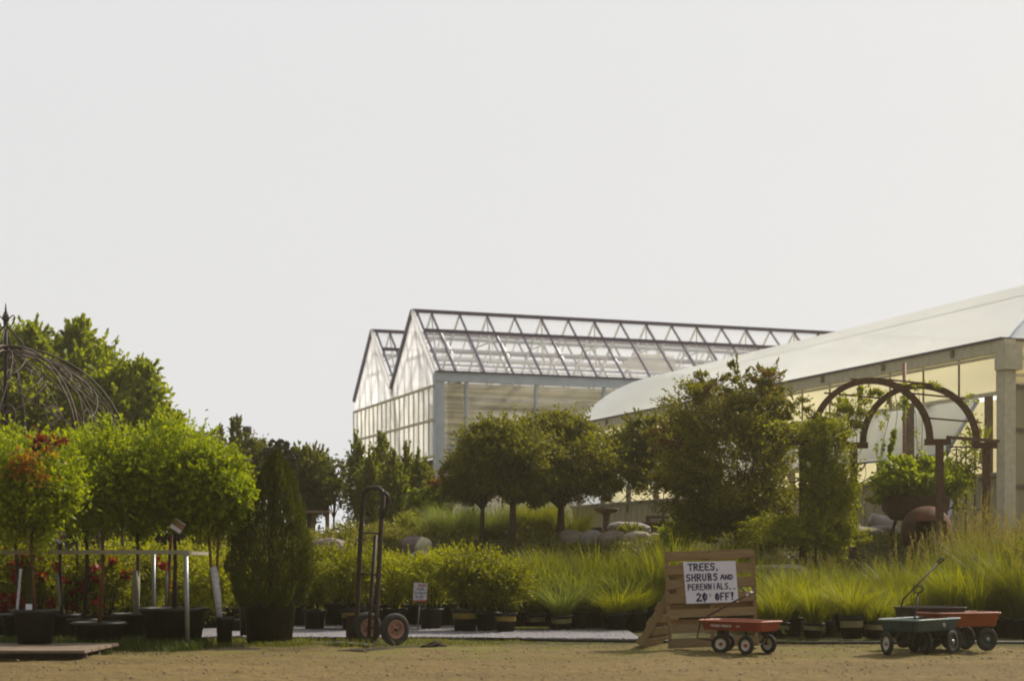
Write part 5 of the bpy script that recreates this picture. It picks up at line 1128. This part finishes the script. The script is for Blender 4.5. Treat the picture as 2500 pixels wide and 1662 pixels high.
# planter with red foliage and lime vine
t = thing('vine_planter', 'planter overflowing with lime vine, silver leaves and red coleus', 'planter', G(1052, 34.5)); b = t.location; k = 34.5/F; nr = np.random.default_rng(900)
mb = MB(); mb.lathe([(0, 0), (.2, 0), (.26, .5), (.24, .5), (.22, .46), (0, .46)], n=20); mb.build('pot', M['rust'], t)
def at(px, py): q = P(px, py, 34.5)-b; return (q.x, q.y, q.z)
crown('lime_vine', nr, [(at(1046, 1222), (40*k, 40*k, 34*k), 40, 2400), (at(1020, 1255), (22*k, 22*k, 28*k), 14, 600)], .075, M['lf_lime'], t, .8, .25, .6, 1, .5)
crown('silver_leaves', nr, [(at(1010, 1235), (18*k, 18*k, 32*k), 16, 900), (at(1088, 1225), (24*k, 24*k, 36*k), 18, 1000)], .06, M['lf_grey'], t, .7)
crown('red_foliage', nr, [(at(1070, 1188), (34*k, 30*k, 16*k), 24, 1200), (at(1098, 1205), (12*k, 12*k, 20*k), 10, 400)], .06, M['lf_maple_red'], t, .5)
v, f = bladev(nr, 60, .08, .45, .012, .25, .1, 3, at(1075, 1190)); link('spikes', npm('spikes', v, f), M['lf_red'], t)

# ---------------------------------------------------------------- arch with vine
arc = thing('garden_arch', 'rust-brown double round garden arch with purlins at the right', 'arch', (P(2127, 0, 27).x, 27, .4)); b = arc.location
OFF = Vector((1.0, .8, 0)); r_a = 143*27/F; zc = P(0, 1072, 27).z
def frame(o):
    bx = P(2127, 0, 27).x
    mb = MB()
    for rr2 in (r_a,):
        pts = [Vector((bx+o.x+rr2*math.cos(a), 27+o.y, zc+rr2*1.0*math.sin(a))) for a in np.linspace(0, PI, 25)]
        vs = []; 
        for a in np.linspace(0, PI, 29):
            for (dr, dy_) in ((-.05, -.045), (.05, -.045), (.05, .045), (-.05, .045)):
                vs.append((bx+o.x+(rr2+dr)*math.cos(a), 27+o.y+dy_, zc+(rr2+dr)*math.sin(a)))
        mb.add(vs, [(i*4+j, i*4+(j+1) % 4, (i+1)*4+(j+1) % 4, (i+1)*4+j) for i in range(28) for j in range(4)]+[(3, 2, 1, 0), (112, 113, 114, 115)])
    mb.build('arch_hoop', M['rust'], arc, True)
    for sx, xp in ((-1, -r_a-.13), (1, r_a+.13)):
        mb = MB(); mb.box((bx+o.x+xp+.0*sx, 27+o.y, zc-.045), (.42, .09, .10)); mb.build('shoulder', M['rust'], arc, True)
        mb = MB(); mb.box((bx+o.x+xp+sx*.03, 27+o.y, (zc-.095+.2)/2), (.11, .11, zc-.095-.2)); mb.build('post', M['rust'], arc, True)
frame(Vector((0, 0, 0))); frame(OFF)
mb = MB(); bx = P(2127, 0, 27).x
for a in np.linspace(.35, PI-.35, 6):
    q = Vector((bx+(r_a+.05)*math.cos(a), 27, zc+(r_a+.05)*math.sin(a))); mb.beam(q-OFF*.1, q+OFF*1.1, .035, .025)
mb.build('purlins', M['rust'], arc, True)
for sx in (-1, 1):
    q = Vector((bx+sx*(r_a+.33), 27, zc+.03)); mb = MB(); mb.beam(q-OFF*.05, q+OFF*1.05, .05, .05); mb.build('side_beam', M['rust'], arc, True)
# vine
vn = thing('climbing_vine', 'leafy vine smothering the left posts of the round arch', 'vine', G(1985, 27.1)); b = vn.location; nr = np.random.default_rng(950); k = 27/F
def lobe(px, py, rx, ry, nc, n, Y=26.85): q = P(px, py, Y)-b; return ((q.x, q.y, q.z), (rx*k, rx*k*.8, ry*k), nc, n)
crown('foliage', nr, [lobe(2035, 1200, 58, 140, 70, 9500), lobe(1990, 1300, 80, 55, 30, 4000), lobe(2010, 1060, 66, 50, 34, 4200), lobe(1990, 1150, 46, 60, 24, 2600), lobe(1900, 1315, 90, 30, 24, 2400), lobe(2070, 1010, 50, 45, 22, 1900, 27.5), lobe(2120, 965, 32, 30, 12, 600, 27.8), lobe(1900, 1290, 90, 35, 30, 2600), lobe(2050, 1320, 60, 50, 24, 2200), lobe(1985, 1230, 34, 70, 20, 1500), lobe(2160, 1000, 22, 40, 10, 260, 27.8), lobe(2250, 942, 50, 14, 10, 260, 27.8), lobe(2360, 975, 26, 20, 6, 90, 27.8), lobe(1900, 1040, 40, 16, 8, 200)], .06, M['lf_vine'], vn, .45, .3, .3)
mb = MB(); rg = random.Random(5)
for j in range(26):
    a = P(rg.uniform(1960, 2100), rg.uniform(1000, 1250), 27.1)-b; pts = [a]; d = Vector((rg.uniform(-1, 1), rg.uniform(-.4, .1), rg.uniform(-.2, .7)))
    for s_ in range(5): d += Vector((rg.uniform(-.4, .4), 0, -.28)); pts.append(pts[-1]+d.normalized()*.14)
    mb.tube(pts, .005, 4)
for px in (1965, 1990, 2010): mb.tube([(P(px, 0, 27.05).x-b.x, 0, 0), (P(px+8, 0, 27.05).x-b.x, .05, 1.0), (P(px, 0, 27.05).x-b.x, 0, 2.4)], .02, 6)
mb.build('stems', M['bark'], vn)
# vine strands hanging inside arch
t = thing('hanging_vine', 'thin leafy vine strand with fresh green shoots hanging inside the arch', 'vine', P(2190, 960, 27.8)); nr = np.random.default_rng(960); b = t.location
mb = MB()
for (x0, x1) in ((2185, 2180), (2215, 2240), (2180, 2150), (2240, 2250)): mb.tube([P(x0, 950, 27.8)-b, P((x0+x1)/2+8, 1010, 27.8)-b, P(x1, 1100, 27.8)-b], .005, 4)
mb.build('stems', M['bark'], t)
def lobe2(px, py, rx, ry, nc, n): q = P(px, py, 27.8)-b; return ((q.x, q.y, q.z), (rx*k, rx*k, ry*k), nc, n)
crown('leaves', nr, [lobe2(2180, 1075, 12, 38, 8, 260), lobe2(2205, 985, 16, 36, 8, 120), lobe2(2150, 1095, 20, 45, 8, 110), lobe2(2245, 1090, 24, 40, 8, 70)], .07, M['lf_lime'], t, .6, .4, .1)
# wooden post and pipe behind the arch
t = thing('wooden_post', 'pale weathered wooden post with a pipe inside the arch opening', 'post', G(2216, 29.8)); b = t.location; z1 = P(0, 985, 29.8).z-b.z; z2 = P(0, 887, 29.8).z-b.z
mb = MB(); mb.box((.03, 0, z1/2), (.15, .12, z1)); mb.build('post', M['wood_grey'], t); mb = MB(); mb.tube([(-.08, -.08, 0), (-.08, -.08, z2)], .035, 8); mb.build('pipe', M['rim_pink'], t)
# bowl planter
t = thing('bowl_planter', 'wide dark bowl planter brimming with green and yellow foliage under the arch', 'planter', G(2235, 28.9)); b = t.location; k = 28.9/F
zt = P(0, 1212, 28.9).z-b.z; zl = P(0, 1272, 28.9).z-b.z
mb = MB(); mb.lathe([(.12, zl), (.42, zl+.03), (.58, zl+.2), (.60, zt-.02), (.62, zt), (.57, zt), (.5, zt-.08), (0, zt-.08)], n=32); mb.build('bowl', M['rust'], t)
for a in (.5, 2.6, 4.7): mb = MB(); mb.tube([(.35*math.cos(a), .35*math.sin(a), zl+.05), (.45*math.cos(a), .45*math.sin(a), 0)], .03, 6); mb.build('leg', M['rust'], t)
nr = np.random.default_rng(970)
def lobe3(px, py, rx, ry, nc, n): q = P(px, py, 28.9)-b; return ((q.x, q.y, q.z), (rx*k, rx*k, ry*k), nc, n)
crown('foliage', nr, [lobe3(2240, 1180, 90, 36, 60, 4200), lobe3(2160, 1195, 40, 36, 20, 1400), lobe3(2200, 1150, 50, 34, 24, 1500), lobe3(2280, 1150, 40, 40, 20, 1200), lobe3(2335, 1175, 26, 40, 14, 700)], .075, M['lf_bright'], t, .6, .3, .4)
crown('yellow_leaves', nr, [lobe3(2207, 1203, 20, 14, 6, 90), lobe3(2325, 1205, 10, 14, 4, 40), lobe3(2122, 1217, 10, 8, 3, 30)], .10, principled('yellow_foliage', (.45, .42, .04), .6, transl=.3), t, .8, .3, .4)
crown('red_flowers', nr, [lobe3(2190, 1160, 34, 8, 8, 120), lobe3(2245, 1166, 20, 6, 6, 80)], .05, M['lf_maple_red'], t, .6)
# rusty fire globe
t = thing('rusty_fire_globe', 'round rusted steel fire globe with open front under the arch', 'fire pit', G(2262, 27.9)); b = t.location; Rf = 62*27.9/F; zc2 = P(0, 1296, 27.9).z-b.z
mb = MB(); n1, n2 = 28, 16; vs = []; fs = []
for j in range(n2+1):
    for i in range(n1): th = PI*j/n2; u = 2*PI*i/n1; vs.append((Rf*math.sin(th)*math.cos(u), Rf*math.sin(th)*math.sin(u), zc2+Rf*math.cos(th)))
for j in range(n2):
    for i in range(n1):
        u = 2*PI*(i+.5)/n1
        if abs(u-1.5*PI) < .75 and 5 < j < 12: continue
        fs.append((j*n1+i, j*n1+(i+1) % n1, (j+1)*n1+(i+1) % n1, (j+1)*n1+i))
mb.add(vs, fs, True); mb.build('globe', M['rust_bright'], t); mb = MB()
for a in (.3, 2.4, 4.5): mb.tube([(.2*math.cos(a), .2*math.sin(a), 0), (.22*math.cos(a), .22*math.sin(a), zc2-Rf*.8)], .025, 6)
mb.build('legs', M['rust'], t)
t = thing('tipped_pot', 'grey broken planter lying tipped over behind the limestone block', 'planter', G(2148, 31)); b = t.location; q = P(2148, 1277, 31)-b
mb = MB(); mb.lathe([(0, -.2), (.14, -.2), (.19, .22), (.16, .22), (.13, 0)], q, 14, Matrix.Rotation(1.9, 3, 'Y')); mb.lathe([(0, 0), (.3, .0), (.26, .12), (0, .12)], (q.x+.05, q.y, q.z-.16), 14); mb.build('pot', M['granite'], t)
# iron gate at right
t = thing('iron_gate', 'dark wrought iron gate panel with climbing leaves right of the arch', 'gate', G(2370, 29.2)); b = t.location
def gp(px, py): return P(px, py, 29.2)-b
mb = MB()
for px in (2312, 2335, 2358, 2380, 2402): mb.tube([gp(px, 1088), gp(px, 1345)], .012, 6)
for py in (1090, 1170, 1240, 1320): mb.tube([gp(2310, py), gp(2404, py+2)], .014, 6)
mb.tube([gp(2335+23*math.cos(a), 1120+24*math.sin(a)) for a in np.linspace(0, 2*PI, 18)[:-1]], .008, 5, closed=True); mb.tube([gp(2380+23*math.cos(a), 1120+24*math.sin(a)) for a in np.linspace(0, 2*PI, 18)[:-1]], .008, 5, closed=True)
mb.build('gate_bars', M['iron'], t); nr = np.random.default_rng(980); k = 29.2/F
def lobe4(px, py, rx, ry, nc, n): q = gp(px, py); return ((q.x, q.y, q.z), (rx*k, rx*k, ry*k), nc, n)
crown('leaves', nr, [lobe4(2385, 1100, 40, 60, 16, 700), lobe4(2350, 1190, 30, 60, 16, 600), lobe4(2330, 1150, 18, 60, 8, 260)], .07, M['lf_vine'], t, .5, .35, .2)
t = thing('white_planter', 'white pointed plant marker beyond the gate bars', 'marker', P(2320, 1232, 31)); mb = MB(); mb.sheet([(-.07, 0, -.2), (.0, 0, -.22), (.08, 0, 0), (.0, 0, .2), (-.07, 0, .2)], .02); mb.tube([(-.03, 0, -.2), (-.03, 0, -.75)], .012, 6); mb.build('marker', M['paper'], t)
# display shelving under the tunnel house corner
t = thing('display_bench', 'grey timber display bench at the foot of the greenhouse corner', 'bench', G(2470, 30.2)); zt = P(0, 1308, 30.2).z-1.45; mb = MB(); mb.box((.5, 0, zt), (1.8, .5, .07)); mb.build('bench_top', M['wood_grey'], t)
for sx in (-.35, .5, 1.3): mb = MB(); mb.box((sx, 0, zt/2), (.08, .4, abs(zt))); mb.build('leg', M['wood_grey'], t)

# ---------------------------------------------------------------- evening haze
m = bpy.data.materials.new('haze'); m.use_nodes = True; m.node_tree.nodes.clear(); N = m.node_tree.nodes
o_ = N.new('ShaderNodeOutputMaterial'); v_ = N.new('ShaderNodeVolumePrincipled'); v_.inputs['Density'].default_value = .0015; v_.inputs['Anisotropy'].default_value = .75
v_.inputs['Color'].default_value = (1, .88, .6, 1); m.node_tree.links.new(v_.outputs[0], o_.inputs['Volume'])
mb = MB(); mb.box((0, 35, 7), (150, 110, 16.4)); tag(mb.build('haze', m), kind='stuff')
